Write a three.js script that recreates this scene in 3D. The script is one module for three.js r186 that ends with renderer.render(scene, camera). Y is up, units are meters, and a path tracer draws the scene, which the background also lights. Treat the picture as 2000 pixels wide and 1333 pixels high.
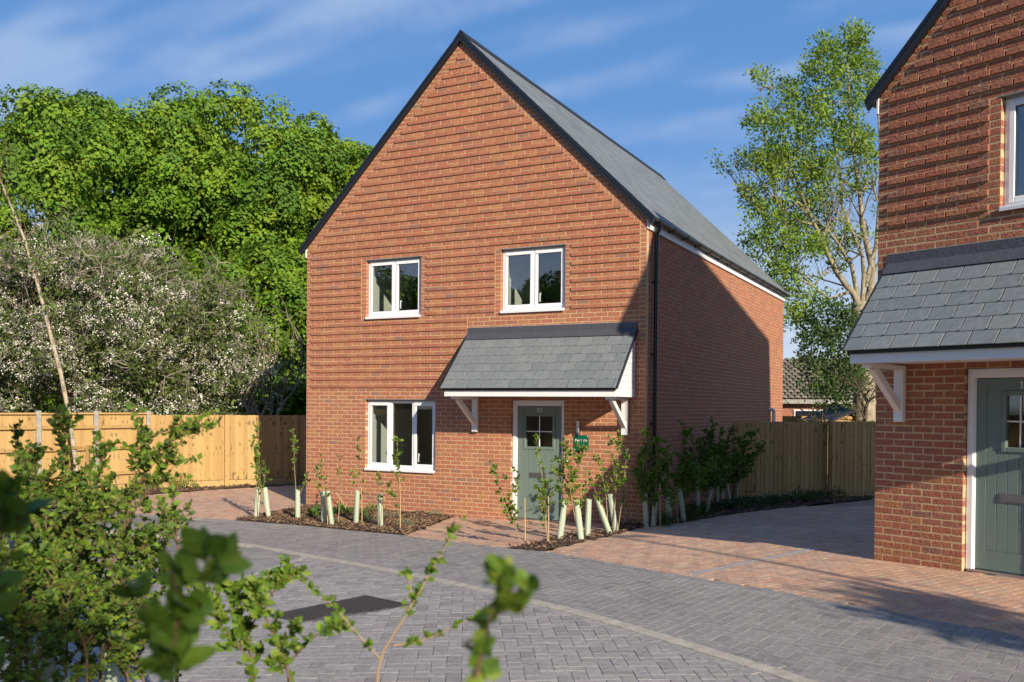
import * as THREE from 'three';
import { mergeGeometries } from 'three/addons/utils/BufferGeometryUtils.js';
import { FontLoader } from 'three/addons/loaders/FontLoader.js';
import { TextGeometry } from 'three/addons/geometries/TextGeometry.js';

// ------------------------------------------------------------------ camera, sky, sun, exposure
const scene = new THREE.Scene();
const IMG_W = 2000, IMG_H = 1333, FOCAL = 1782.8, CY = 813.3, PITCH = -0.0117, ROLL = 0.0078, CAM_Y = 2.033;
const camera = new THREE.PerspectiveCamera(2 * Math.atan(IMG_H / 2 / FOCAL) * 180 / Math.PI, IMG_W / IMG_H, 0.1, 400);
camera.position.set(0, CAM_Y, 0);
camera.rotation.set(PITCH, 0, ROLL);
camera.setViewOffset(IMG_W, IMG_H, 0, -(CY - IMG_H / 2), IMG_W, IMG_H);
camera.focus = 14; camera.userData.fStop = 3.6;
const renderer = new THREE.WebGLRenderer({ antialias: true });
renderer.setSize(1024, 682);
renderer.toneMapping = THREE.LinearToneMapping;
renderer.toneMappingExposure = 1.32;
renderer.shadowMap.enabled = true;

let seedState = 12345;
const rnd = () => { seedState = (seedState * 1664525 + 1013904223) >>> 0; return seedState / 4294967296; };
const rr = (a, b) => a + (b - a) * rnd();
const hash2 = (x, y, s) => { let h = (Math.imul(x | 0, 374761393) + Math.imul(y | 0, 668265263) + Math.imul(s | 0, 974634777)) | 0; h = Math.imul(h ^ (h >>> 13), 1274126177); return ((h ^ (h >>> 16)) >>> 0) / 4294967296; };
const mod = (a, n) => ((a % n) + n) % n;
const vnoise = (x, y, s = 0, p = 1e9) => { const xi = Math.floor(x), yi = Math.floor(y), fx = x - xi, fy = y - yi, u = fx * fx * (3 - 2 * fx), v = fy * fy * (3 - 2 * fy); const h = (a, b) => hash2(mod(a, p), mod(b, p), s); return (h(xi, yi) * (1 - u) + h(xi + 1, yi) * u) * (1 - v) + (h(xi, yi + 1) * (1 - u) + h(xi + 1, yi + 1) * u) * v; };
const fbm = (x, y, s = 0, o = 4, p = 1e9) => { let a = 0.5, f = 1, t = 0; for (let i = 0; i < o; i++) { t += a * vnoise(x * f, y * f, s + i * 17, p * f); a *= 0.5; f *= 2; } return t / (1 - Math.pow(0.5, o)); };
const sstep = (a, b, x) => { const t = Math.min(1, Math.max(0, (x - a) / (b - a))); return t * t * (3 - 2 * t); };

const SUN = new THREE.Vector3(0.4026, 0.4035, 0.8217).normalize();
{
  const W = 1024, H = 512, data = new Float32Array(W * H * 4);
  const zen = [0.046, 0.145, 0.385], mid = [0.112, 0.258, 0.535], low = [0.50, 0.58, 0.69];
  for (let r = 0; r < H; r++) {
    const el = ((r + 0.5) / H - 0.5) * Math.PI, y = Math.sin(el);
    for (let c = 0; c < W; c++) {
      const az = ((c + 0.5) / W - 0.5) * 2 * Math.PI, x = Math.cos(az) * Math.cos(el), z = Math.sin(az) * Math.cos(el);
      const t = Math.max(0, y), a = sstep(0, 0.3, t), b = sstep(0.18, 0.75, t);
      // thin high cloud, streaked
      const k = 1 / (t + 0.22), cx = x * k * 2.2 + 4, cz = z * k * 2.2;
      let cl = fbm(cx * 1.3 + 0.9 * fbm(cx * 1.7, cz * 1.7, 5, 3), cz * 5.5 - cx * 2.2, 9, 7);
      cl = sstep(0.40, 0.92, cl) * 0.5 * sstep(0.02, 0.15, t);
      const i = (r * W + c) * 4;
      const sunGlow = Math.pow(Math.max(0, x * SUN.x + y * SUN.y + z * SUN.z), 6) * 0.1;
      for (let q = 0; q < 3; q++) {
        let v = low[q] * (1 - a) + mid[q] * a; v = v * (1 - b) + zen[q] * b;
        v = v * (1 - cl) + [0.47, 0.55, 0.70][q] * cl + sunGlow;
        data[i + q] = y < -0.02 ? [0.2, 0.2, 0.17][q] : v;
      }
      data[i + 3] = 1;
    }
  }
  const sky = new THREE.DataTexture(data, W, H, THREE.RGBAFormat, THREE.FloatType);
  sky.mapping = THREE.EquirectangularReflectionMapping; sky.magFilter = THREE.LinearFilter; sky.needsUpdate = true;
  scene.background = sky; scene.environment = sky;
}
const sun = new THREE.DirectionalLight(new THREE.Color().setRGB(1, 0.885, 0.715), 5.0);
sun.position.copy(SUN).multiplyScalar(60); sun.target.position.set(0, 0, -14); sun.position.add(sun.target.position);
sun.castShadow = true; sun.shadow.radius = 1.2; sun.shadow.mapSize.set(4096, 4096);
Object.assign(sun.shadow.camera, { left: -45, right: 45, top: 40, bottom: -40, near: 1, far: 160 });
scene.add(sun, sun.target);

// ------------------------------------------------------------------ helpers
const V3 = (x, y, z) => new THREE.Vector3(x, y, z);
const lin = (r, g, b) => new THREE.Color().setRGB(r, g, b);
const used = new Map();
const numbered = (n) => { const k = used.get(n) || 0; used.set(n, k + 1); return k ? n + '_' + String(k).padStart(3, '0') : n; };
function tag(o, label, category, group, kind) { o.userData.label = label; o.userData.category = category; if (group) o.userData.group = group; if (kind) o.userData.kind = kind; return o; }
function thing(name, label, category, pos = [0, 0, 0], turn = 0, group) { const o = new THREE.Group(); o.name = numbered(name); o.position.set(...pos); o.rotation.y = turn; scene.add(o); return tag(o, label, category, group); }
function part(parent, name, geo, mat, kind) { const m = new THREE.Mesh(geo, mat); m.name = name; m.castShadow = m.receiveShadow = true; if (kind) m.userData.kind = kind; parent.add(m); return m; }
function grp(parent, name) { const g = new THREE.Group(); g.name = name; parent.add(g); return g; }
function structure(name, geo, mat) { const m = new THREE.Mesh(geo, mat); m.name = numbered(name); m.receiveShadow = m.castShadow = true; m.userData.kind = 'structure'; scene.add(m); return m; }
function inst(parent, name, geo, mat, mats4, colors, kind = 'stuff') { const m = new THREE.InstancedMesh(geo, mat, mats4.length); m.name = name; m.castShadow = m.receiveShadow = true; mats4.forEach((x, i) => m.setMatrixAt(i, x)); if (colors) colors.forEach((c, i) => m.setColorAt(i, c)); m.userData.kind = kind; parent.add(m); return m; }
const M4 = (x, y, z, rx = 0, ry = 0, rz = 0, sx = 1, sy = sx, sz = sx) => new THREE.Matrix4().compose(V3(x, y, z), new THREE.Quaternion().setFromEuler(new THREE.Euler(rx, ry, rz, 'YXZ')), V3(sx, sy, sz));
// uv in metres from positions, by the dominant direction of each face
function uvm(g, du = 0, dv = 0) {
  g = g.index ? g.toNonIndexed() : g; const p = g.attributes.position, n = g.attributes.normal || (g.computeVertexNormals(), g.attributes.normal), uv = new Float32Array(p.count * 2);
  for (let t = 0; t < p.count; t += 3) {
    let ax = 0, ay = 0, az = 0; for (let k = 0; k < 3; k++) { ax += Math.abs(n.getX(t + k)); ay += Math.abs(n.getY(t + k)); az += Math.abs(n.getZ(t + k)); }
    for (let k = 0; k < 3; k++) { const i = t + k, x = p.getX(i), y = p.getY(i), z = p.getZ(i); const a = az >= ax && az >= ay ? [x, y] : ay >= ax ? [x, z] : [z, y]; uv[i * 2] = a[0] + du; uv[i * 2 + 1] = a[1] + dv; }
  }
  g.setAttribute('uv', new THREE.BufferAttribute(uv, 2)); return g;
}
const clean = (g) => { g = g.index ? g.toNonIndexed() : g; for (const k of Object.keys(g.attributes)) if (!['position', 'normal', 'uv'].includes(k)) g.deleteAttribute(k); if (!g.attributes.uv) uvm(g); if (!g.attributes.normal) g.computeVertexNormals(); return g; };
const merge = (a) => mergeGeometries(a.map(clean));
// box with chamfered edges, corner-to-corner
function bx(x0, x1, y0, y1, z0, z1, b = 0.003) {
  const w = x1 - x0, h = y1 - y0, d = z1 - z0; b = Math.min(b, w / 3, h / 3, d / 3);
  const s = new THREE.Shape(); s.moveTo(b, 0); s.lineTo(w - b, 0); s.lineTo(w, b); s.lineTo(w, h - b); s.lineTo(w - b, h); s.lineTo(b, h); s.lineTo(0, h - b); s.lineTo(0, b); s.closePath();
  const s2 = new THREE.Shape(); s2.moveTo(b, b); s2.lineTo(w - b, b); s2.lineTo(w - b, h - b); s2.lineTo(b, h - b); s2.closePath();
  const g = b > 0.0005 ? new THREE.ExtrudeGeometry(s2, { depth: d - 2 * b, bevelEnabled: true, bevelThickness: b, bevelSize: b, bevelSegments: 1 }) : new THREE.BoxGeometry(w, h, d).translate(w / 2, h / 2, d / 2);
  if (b > 0.0005) g.translate(0, 0, b);
  return uvm(g.translate(x0, y0, z0));
}
function tube(pts, radii, seg = 6, closed = true) {
  const pos = [], nor = [], uv = [], idx = []; let L = 0; const n = pts.length; let ref = V3(0.3, 0.2, 0.93);
  for (let i = 0; i < n; i++) {
    const t = pts[Math.min(i + 1, n - 1)].clone().sub(pts[Math.max(i - 1, 0)]).normalize(); if (Math.abs(t.dot(ref)) > 0.95) ref = V3(0.9, 0.1, 0.2);
    const a = ref.clone().addScaledVector(t, -ref.dot(t)).normalize(), b = t.clone().cross(a); ref = a; if (i) L += pts[i].distanceTo(pts[i - 1]);
    for (let k = 0; k <= seg; k++) { const th = k / seg * Math.PI * 2, q = a.clone().multiplyScalar(Math.cos(th)).addScaledVector(b, Math.sin(th)); pos.push(pts[i].x + q.x * radii[i], pts[i].y + q.y * radii[i], pts[i].z + q.z * radii[i]); nor.push(q.x, q.y, q.z); uv.push(k / seg * 6.3 * Math.max(radii[i], 0.01), L); }
  }
  for (let i = 0; i < n - 1; i++) for (let k = 0; k < seg; k++) { const a = i * (seg + 1) + k, b = a + seg + 1; idx.push(a, a + 1, b, b, a + 1, b + 1); }
  const g = new THREE.BufferGeometry(); g.setAttribute('position', new THREE.Float32BufferAttribute(pos, 3)); g.setAttribute('normal', new THREE.Float32BufferAttribute(nor, 3)); g.setAttribute('uv', new THREE.Float32BufferAttribute(uv, 2)); g.setIndex(idx); return g.toNonIndexed();
}
function tex(w, h, fn, srgb = true) { const d = new Uint8Array(w * h * 4); for (let y = 0; y < h; y++) for (let x = 0; x < w; x++) { const c = fn(x / w, y / h), i = (y * w + x) * 4; for (let k = 0; k < 3; k++) d[i + k] = Math.max(0, Math.min(255, (Array.isArray(c) ? c[k] : c) * 255)); d[i + 3] = 255; } const t = new THREE.DataTexture(d, w, h); t.wrapS = t.wrapT = THREE.RepeatWrapping; t.magFilter = THREE.LinearFilter; t.minFilter = THREE.LinearMipmapLinearFilter; t.generateMipmaps = true; if (srgb) t.colorSpace = THREE.SRGBColorSpace; t.needsUpdate = true; return t; }
const rep = (t, s, q = s) => { const c = t.clone(); c.repeat.set(s, q); c.needsUpdate = true; return c; };
const mat = (color, rough, o = {}) => new THREE.MeshStandardMaterial({ color, roughness: rough, metalness: 0, ...o });

// projection into the photograph, used to find which pieces show largest
const camInv = () => { camera.updateMatrixWorld(true); return camera.matrixWorld.clone().invert(); };
const CI = camInv();
function toPixel(v) { const q = v.clone().applyMatrix4(CI); return [IMG_W / 2 + FOCAL * q.x / -q.z, CY - FOCAL * q.y / -q.z, -q.z]; }
const inFrame = (v, m = 0) => { const [x, y, z] = toPixel(v); return z > 0.2 && x > -m && x < IMG_W + m && y > -m && y < IMG_H + m; };
// the ground: level by the far house, rising a little towards the near house
const gy = (x, z) => 0.325 * sstep(-1.5, 8.5, x * 0.587 + (z + 16.1) * 0.809);
function onGround(px, py, lift = 0) { const d = V3((px - IMG_W / 2) / FOCAL, -(py - CY) / FOCAL, -1).applyMatrix4(new THREE.Matrix4().extractRotation(camera.matrixWorld)); let h = 0, p = V3(0, 0, 0); for (let i = 0; i < 12; i++) { const t = Math.min((h + lift - CAM_Y) / Math.min(d.y, -1e-4), 80); p.set(d.x * t, h + lift, d.z * t); h = gy(p.x, p.z); } return p; }
const atDepth = (px, py, Z) => { const d = V3((px - IMG_W / 2) / FOCAL, -(py - CY) / FOCAL, -1).applyMatrix4(new THREE.Matrix4().extractRotation(camera.matrixWorld)); const t = Z / -d.z; return V3(d.x * t, CAM_Y + d.y * t, d.z * t); };

// ------------------------------------------------------------------ materials
const T = {};
T.grain = tex(256, 256, (u, v) => { const a = fbm(u * 16, v * 16, 3, 4, 16), b = vnoise(u * 64, v * 64, 8, 64); return 0.80 + 0.30 * a + 0.16 * (b - 0.5); });
T.brick = tex(512, 512, (u, v) => { const a = fbm(u * 24, v * 40, 31, 4, 1e9), b = vnoise(u * 90, v * 200, 4), c = vnoise(u * 150, v * 150, 6); const dark = sstep(0.63, 0.8, fbm(u * 8, v * 14, 71, 3)); const k = 0.94 + 0.2 * (a - 0.5) + 0.12 * (b - 0.5) + 0.10 * (c - 0.5) - 0.08 * dark; return [k + 0.02, k, k - 0.01]; });
T.brickBump = tex(512, 512, (u, v) => 0.5 + 0.6 * (fbm(u * 30, v * 60, 12, 4) - 0.5) + 0.25 * (vnoise(u * 180, v * 180, 5) - 0.5), false);
T.wood = tex(256, 512, (u, v) => { const w = u * 26 + 2.4 * fbm(u * 3, v * 4, 21, 3); const g = 0.5 + 0.5 * Math.sin(w * 6.283 * 0.7); const f = vnoise(u * 200, v * 12, 9); let k = 0.86 + 0.12 * g + 0.14 * (f - 0.5); const kn = sstep(0.80, 0.97, vnoise(u * 9, v * 16, 44)); k *= 1 - 0.3 * kn; return [k, k * 0.95, k * 0.86]; });
T.slate = tex(256, 256, (u, v) => { const a = fbm(u * 10, v * 10, 61, 5, 10), b = vnoise(u * 90, v * 90, 62, 90); return 0.88 + 0.14 * a + 0.07 * (b - 0.5); });
T.speck = tex(256, 256, (u, v) => { const a = fbm(u * 12, v * 12, 81, 4, 12), b = vnoise(u * 128, v * 128, 82, 128), c = vnoise(u * 70, v * 70, 83, 70); return 0.79 + 0.30 * a + 0.22 * (b - 0.5) + (c > 0.9 ? 0.12 : 0); });
T.bark = tex(256, 256, (u, v) => { const a = fbm(u * 20, v * 6, 91, 4, 1e9), b = sstep(0.6, 0.75, fbm(u * 7, v * 9, 93, 3)); return [0.72 + 0.4 * (a - 0.5) - 0.2 * b, 0.70 + 0.4 * (a - 0.5) - 0.18 * b, 0.66 + 0.38 * (a - 0.5) - 0.2 * b]; });
const MT = {};
MT.mortar = mat(lin(0.63, 0.455, 0.25), 0.95, { map: rep(T.grain, 3), bumpMap: rep(T.grain, 6), bumpScale: 0.004 });
MT.brick = mat(lin(1, 1, 1), 0.9, { map: rep(T.brick, 1.6), bumpMap: rep(T.brickBump, 1.6), bumpScale: 0.005 });
MT.roughBrick = mat(lin(1, 1, 1), 0.9, { map: rep(T.brick, 1.6), bumpMap: rep(T.brickBump, 1.1), bumpScale: 0.016 });
const BRICKS = [[0.435, 0.172, 0.10], [0.42, 0.162, 0.097], [0.45, 0.18, 0.101], [0.45, 0.195, 0.102], [0.465, 0.215, 0.106], [0.42, 0.168, 0.104], [0.41, 0.178, 0.112], [0.335, 0.172, 0.12], [0.44, 0.2, 0.11], [0.45, 0.17, 0.092]].map((c) => lin(...c));
const brickTone = () => { const r = rnd(); return r < 0.18 ? 0 : r < 0.34 ? 1 : r < 0.46 ? 2 : r < 0.58 ? 3 : r < 0.68 ? 4 : r < 0.79 ? 5 : r < 0.87 ? 6 : r < 0.905 ? 7 : r < 0.96 ? 8 : 9; };
const jitter = (c, a = 0.08) => { const k = 1 + rr(-a, a); return lin(c.r * k, c.g * k * (1 + rr(-a, a) * 0.5), c.b * k); };
const tones = (base, colors) => colors.map((c) => { const m = base.clone(); m.color.copy(c); return m; });
MT.bricks = tones(MT.brick, BRICKS); MT.roughBricks = tones(MT.roughBrick, BRICKS.map((c) => lin(c.r * 0.92, c.g * 0.86, c.b * 0.84)));
MT.upvc = mat(lin(0.80, 0.80, 0.80), 0.32, { map: rep(T.grain, 0.7), });
MT.upvc.map = null;
MT.white = mat(lin(0.78, 0.78, 0.78), 0.45);
MT.black = mat(lin(0.012, 0.013, 0.016), 0.32);
MT.blackMatt = mat(lin(0.014, 0.015, 0.017), 0.6);
MT.lead = mat(lin(0.10, 0.10, 0.115), 0.55, { map: rep(T.slate, 1.2), bumpMap: rep(T.grain, 1), bumpScale: 0.006, metalness: 0.25 });
const slateCols = [[0.20, 0.22, 0.215], [0.215, 0.235, 0.232], [0.19, 0.208, 0.208], [0.208, 0.22, 0.225], [0.222, 0.24, 0.232]].map((c) => lin(...c));
MT.slate = mat(lin(1, 1, 1), 0.5, { map: rep(T.slate, 2.2), bumpMap: rep(T.slate, 3), bumpScale: 0.003 });
MT.slates = tones(MT.slate, slateCols);
MT.glass = new THREE.MeshPhysicalMaterial({ color: lin(0.95, 0.97, 0.96), roughness: 0.0, transmission: 1, thickness: 0, ior: 2.05 });
MT.plaster = mat(lin(0.55, 0.58, 0.52), 0.9);
MT.roomPaint = mat(lin(0.5, 0.48, 0.43), 0.9);
MT.door = mat(lin(0.15, 0.20, 0.178), 0.5, { bumpMap: rep(T.wood, 3, 1), bumpScale: 0.0012 });
MT.steel = mat(lin(0.55, 0.55, 0.56), 0.28, { metalness: 1 });
MT.galv = mat(lin(0.42, 0.43, 0.44), 0.5, { metalness: 0.6 });
MT.lintel = mat(lin(0.34, 0.34, 0.33), 0.5);
MT.gasket = mat(lin(0.03, 0.03, 0.03), 0.7);
const fenceCols = [[0.56, 0.40, 0.19], [0.60, 0.44, 0.22], [0.52, 0.365, 0.165], [0.58, 0.415, 0.19], [0.49, 0.345, 0.165]].map((c) => lin(...c));
MT.fence = mat(lin(1, 1, 1), 0.85, { map: rep(T.wood, 2.4, 0.5), bumpMap: rep(T.wood, 2.4, 0.5), bumpScale: 0.002 });
MT.fences = tones(MT.fence, fenceCols);
MT.stake = mat(lin(0.42, 0.27, 0.12), 0.85, { map: rep(T.wood, 2, 0.6) });
MT.concrete = mat(lin(0.42, 0.40, 0.35), 0.92, { map: rep(T.speck, 2), bumpMap: rep(T.speck, 3), bumpScale: 0.003 });
MT.kerb = mat(lin(0.50, 0.45, 0.36), 0.92, { map: rep(T.speck, 1.4), bumpMap: rep(T.speck, 3), bumpScale: 0.004 });
const greyCols = [[0.315, 0.292, 0.27], [0.33, 0.306, 0.284], [0.30, 0.278, 0.258], [0.342, 0.318, 0.294], [0.32, 0.298, 0.278], [0.275, 0.256, 0.238]].map((c) => lin(...c));
const lightCols = greyCols.map((c) => lin(c.r * 1.18, c.g * 1.18, c.b * 1.17));
const orangeCols = [[0.64, 0.39, 0.25], [0.60, 0.35, 0.23], [0.65, 0.425, 0.29], [0.56, 0.36, 0.255], [0.53, 0.33, 0.23], [0.66, 0.40, 0.25], [0.58, 0.405, 0.28]].map((c) => lin(...c));
MT.paver = mat(lin(1, 1, 1), 0.88, { map: rep(T.speck, 2.3), bumpMap: rep(T.speck, 5), bumpScale: 0.003 });
MT.greys = tones(MT.paver, greyCols); MT.lights = tones(MT.paver, lightCols); MT.oranges = tones(MT.paver, orangeCols);
MT.sand = mat(lin(0.23, 0.215, 0.2), 0.97, { map: rep(T.speck, 3) });
MT.sandOrange = mat(lin(0.34, 0.235, 0.165), 0.97, { map: rep(T.speck, 3) });
MT.mulch = mat(lin(0.11, 0.058, 0.034), 0.98, { map: rep(T.speck, 4), bumpMap: rep(T.speck, 3), bumpScale: 0.02 });
MT.chip = mat(lin(1, 1, 1), 0.95);
MT.soil = mat(lin(0.09, 0.09, 0.045), 0.98, { map: rep(T.speck, 0.5) });
MT.bark = mat(lin(0.30, 0.25, 0.19), 0.9, { map: rep(T.bark, 1.2), bumpMap: rep(T.bark, 1.2), bumpScale: 0.02 });
MT.paleBark = mat(lin(0.66, 0.59, 0.46), 0.9, { map: rep(T.bark, 0.9), bumpMap: rep(T.bark, 0.9), bumpScale: 0.015 });
MT.twig = mat(lin(0.33, 0.27, 0.21), 0.9); MT.stem = mat(lin(0.16, 0.10, 0.06), 0.85); MT.stemPale = mat(lin(0.34, 0.24, 0.14), 0.85);
MT.birch = mat(lin(0.85, 0.74, 0.6), 0.75, { map: rep(T.bark, 4, 2) });
const leafMat = (r, g, b, tr = 0.35) => new THREE.MeshPhysicalMaterial({ color: lin(r, g, b), roughness: 0.62, transmission: tr, thickness: 0, side: THREE.DoubleSide, specularIntensity: 0.5 });
MT.leaf = leafMat(1, 1, 1, 0.3); MT.oakLeaf = leafMat(1, 1, 1, 0.14);
MT.guard = new THREE.MeshPhysicalMaterial({ color: lin(0.55, 0.63, 0.47), roughness: 0.55, transmission: 0.25, thickness: 0, side: THREE.DoubleSide });
MT.cane = mat(lin(0.60, 0.40, 0.20), 0.7);
MT.petal = mat(lin(0.80, 0.80, 0.74), 0.8, { side: THREE.DoubleSide });
// ------------------------------------------------------------------ slab pieces (bricks, pavers, slates): face at z = 0, chamfered
function slab(w, h, depth, b, wob = 0, du = 0, dv = 0) {
  const j = () => rr(-wob, wob), o = [[-w / 2 + j(), -h / 2 + j()], [w / 2 + j(), -h / 2 + j()], [w / 2 + j(), h / 2 + j()], [-w / 2 + j(), h / 2 + j()]];
  const i = o.map(([x, y]) => [x - Math.sign(x) * b, y - Math.sign(y) * b]), P = [], quad = (a, c, d, e) => P.push(...a, ...c, ...d, ...a, ...d, ...e);
  const f = i.map(([x, y]) => [x, y, 0]), m = o.map(([x, y]) => [x, y, -b]), k = o.map(([x, y]) => [x, y, -depth]);
  quad(f[0], f[1], f[2], f[3]);
  for (let s = 0; s < 4; s++) { const t = (s + 1) % 4; quad(m[s], m[t], f[t], f[s]); quad(k[s], k[t], m[t], m[s]); }
  const g = new THREE.BufferGeometry(); g.setAttribute('position', new THREE.Float32BufferAttribute(P, 3)); g.computeVertexNormals(); return uvm(g, du, dv);
}
// ------------------------------------------------------------------ ground and paving
function sheet(poly, lift, cell = 0.5, rough = 0) { // polygon in x, z; follows the ground
  const s = new THREE.Shape(poly.map(([x, z]) => new THREE.Vector2(x, -z))); let g = new THREE.ShapeGeometry(s).toNonIndexed();
  for (let it = 0; it < 6; it++) { // split long edges so that the sheet can follow the ground
    const p = g.attributes.position, out = []; let split = false;
    for (let t = 0; t < p.count; t += 3) {
      const v = [0, 1, 2].map((k) => [p.getX(t + k), p.getY(t + k)]), len = [0, 1, 2].map((k) => Math.hypot(v[k][0] - v[(k + 1) % 3][0], v[k][1] - v[(k + 1) % 3][1])), k = len.indexOf(Math.max(...len));
      if (len[k] > cell * 2.2) { split = true; const a = v[k], b = v[(k + 1) % 3], c = v[(k + 2) % 3], m = [(a[0] + b[0]) / 2, (a[1] + b[1]) / 2]; out.push(a, m, c, m, b, c); } else out.push(...v);
    }
    const q = new THREE.BufferGeometry(); q.setAttribute('position', new THREE.Float32BufferAttribute(out.flatMap(([x, y]) => [x, y, 0]), 3)); g = q; if (!split) break;
  }
  const p = g.attributes.position, uv = [];
  for (let i = 0; i < p.count; i++) { const x = p.getX(i), z = -p.getY(i); p.setXYZ(i, x, gy(x, z) + lift + rough * (vnoise(x * 3, z * 3, 4) - 0.3), z); uv.push(x, z); }
  g.setAttribute('uv', new THREE.Float32BufferAttribute(uv, 2)); g.computeVertexNormals(); return g;
}
const inPoly = (x, z, poly) => { let c = false; for (let i = 0, j = poly.length - 1; i < poly.length; j = i++) { const [xi, zi] = poly[i], [xj, zj] = poly[j]; if ((zi > z) !== (zj > z) && x < ((xj - xi) * (z - zi)) / (zj - zi) + xi) c = !c; } return c; };
const px2 = (list) => list.map(([x, y]) => { const p = onGround(x, y); return [p.x, p.z]; });
const paverGeo = [0, 1, 2, 3].map((k) => slab(0.1985, 0.0985, 0.03, 0.003, 0.001, k * 0.37, k * 0.21).rotateX(-Math.PI / 2));
let paverCount = 0;
function pave(host, poly, angle, mats, cols, limit, maxDist = 17) {
  const a = 0.1, xs = poly.map((p) => p[0]), zs = poly.map((p) => p[1]), c = Math.cos(angle), s = Math.sin(angle), list = [];
  const cx = (Math.min(...xs) + Math.max(...xs)) / 2, cz = (Math.min(...zs) + Math.max(...zs)) / 2, R = Math.ceil(Math.hypot(Math.max(...xs) - cx, Math.max(...zs) - cz) / a) + 2;
  for (let i = -R; i < R; i++) for (let j = -R; j < R; j++) {
    const k = mod(i - j, 4); if (k !== 0 && k !== 2) continue;
    const lx = (k === 0 ? i + 1 : i + 0.5) * a, lz = (k === 0 ? j + 0.5 : j) * a, x = cx + lx * c - lz * s, z = cz + lx * s + lz * c;
    if (z > -4.6 || Math.hypot(x, z) > maxDist || !inPoly(x, z, poly)) continue;
    const px = toPixel(V3(x, gy(x, z), z)); if (px[2] < 1 || px[0] < -500 || px[0] > 2500 || px[1] > 1750) continue;
    list.push({ x, z, r: -angle + (k === 0 ? 0 : Math.PI / 2), d: px[2] + (px[0] < 20 || px[0] > 1980 || px[1] > 1325 ? 100 : 0) });
  }
  list.sort((p, q) => p.d - q.d);
  const qn = new THREE.Quaternion(), M = [[], [], []], C = [[], [], []], e = 0.05;
  list.forEach((b, n) => {
    const nrm = V3(gy(b.x - e, b.z) - gy(b.x + e, b.z), 2 * e, gy(b.x, b.z - e) - gy(b.x, b.z + e)).normalize();
    qn.setFromUnitVectors(V3(0, 1, 0), nrm).multiply(new THREE.Quaternion().setFromAxisAngle(V3(0, 1, 0), b.r));
    const y = gy(b.x, b.z) + rr(-0.0012, 0.0012), tone = Math.floor(rnd() * cols.length);
    if (n < limit) { const m = part(host, 'paver', paverGeo[n % 4], mats[tone]); m.position.set(b.x, y, b.z); m.quaternion.copy(qn); }
    else { const g = n % 3; M[g].push(new THREE.Matrix4().compose(V3(b.x, y, b.z), qn, V3(1, 1, 1))); { const st = 0.9 + 0.2 * fbm(b.x * 1.1, b.z * 1.1, 33, 4), q = jitter(cols[tone], 0.09); C[g].push(lin(q.r * st, q.g * st, q.b * st)); }; }
  });
  for (let g = 0; g < 3; g++) if (M[g].length) inst(host, 'pavers', paverGeo[g], MT.paver, M[g], C[g]);
  paverCount += list.length;
}
const th1 = 0.4783, th2 = 0.9106; // how the two houses are turned
const eM = [Math.cos(th1), Math.sin(th1)], nM = [Math.sin(th1), -Math.cos(th1)], eR = [Math.cos(th2), Math.sin(th2)], nR = [Math.sin(th2), -Math.cos(th2)];
const HM = [-4.105, -18.18], HR = [4.1376, -10.385];
const wallM = (u, d = 0) => [HM[0] + eM[0] * u + nM[0] * d, HM[1] + eM[1] * u + nM[1] * d];
const wallR = (u, d = 0) => [HR[0] + eR[0] * u + nR[0] * d, HR[1] + eR[1] * u + nR[1] * d];
{ // the wide ground under everything
  const g = new THREE.PlaneGeometry(300, 300, 150, 150).rotateX(-Math.PI / 2).translate(0, 0, -60), p = g.attributes.position, uv = [];
  for (let i = 0; i < p.count; i++) { const x = p.getX(i), z = p.getZ(i); p.setY(i, gy(x, z) - 0.07); uv.push(x, z); }
  g.setAttribute('uv', new THREE.Float32BufferAttribute(uv, 2)); g.computeVertexNormals(); structure('ground', g, MT.soil);
}
const upper = [[-700, 960], [-200, 985], [60, 991], [215, 1000], [330, 1010], [455, 1017], [600, 1028], [760, 1044], [790, 1047], [990, 1072], [1060, 1078], [1300, 1120], [1500, 1153], [1700, 1190], [2000, 1245], [2400, 1318]];
const edgeA = [[-200, 1016], [0, 1023], [150, 1034], [300, 1046], [400, 1055], [500, 1068], [603, 1087], [700, 1104], [800, 1123], [900, 1144], [1000, 1167], [1100, 1191], [1200, 1218], [1345, 1262], [1500, 1310], [1700, 1376], [2000, 1480], [2400, 1620]];
const edgeB = [[603, 1087], [540, 1107], [466, 1133], [370, 1168], [282, 1200], [150, 1240], [0, 1290], [-200, 1360]];
const A = px2(edgeA), Bp = px2(edgeB), U = px2(upper);
const iJ = 6;
const road = structure('road', sheet([...U, ...A.slice().reverse()], -0.02), MT.sand);
road.userData.label = 'grey block paved lane running past the front gardens';
pave(road, [...U, ...A.slice().reverse()], 0.62, MT.greys, greyCols, 300, 16.5);
const court = [...A.slice(iJ), [3.2, -4.4], [-3.2, -4.4], ...Bp.slice().reverse()];
const forecourt = structure('forecourt', sheet(court, -0.02), MT.sand);
pave(forecourt, court, 0.62 + 0.9, MT.lights, lightCols, 300, 13);
const bayPoly = [...Bp, [-9, -4.4], [-13, -9], ...A.slice(0, iJ + 1)];
const bay = structure('parking_bay', sheet(bayPoly, -0.02), MT.sand);
pave(bay, bayPoly, 0.2, MT.greys, greyCols, 120, 13);
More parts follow.
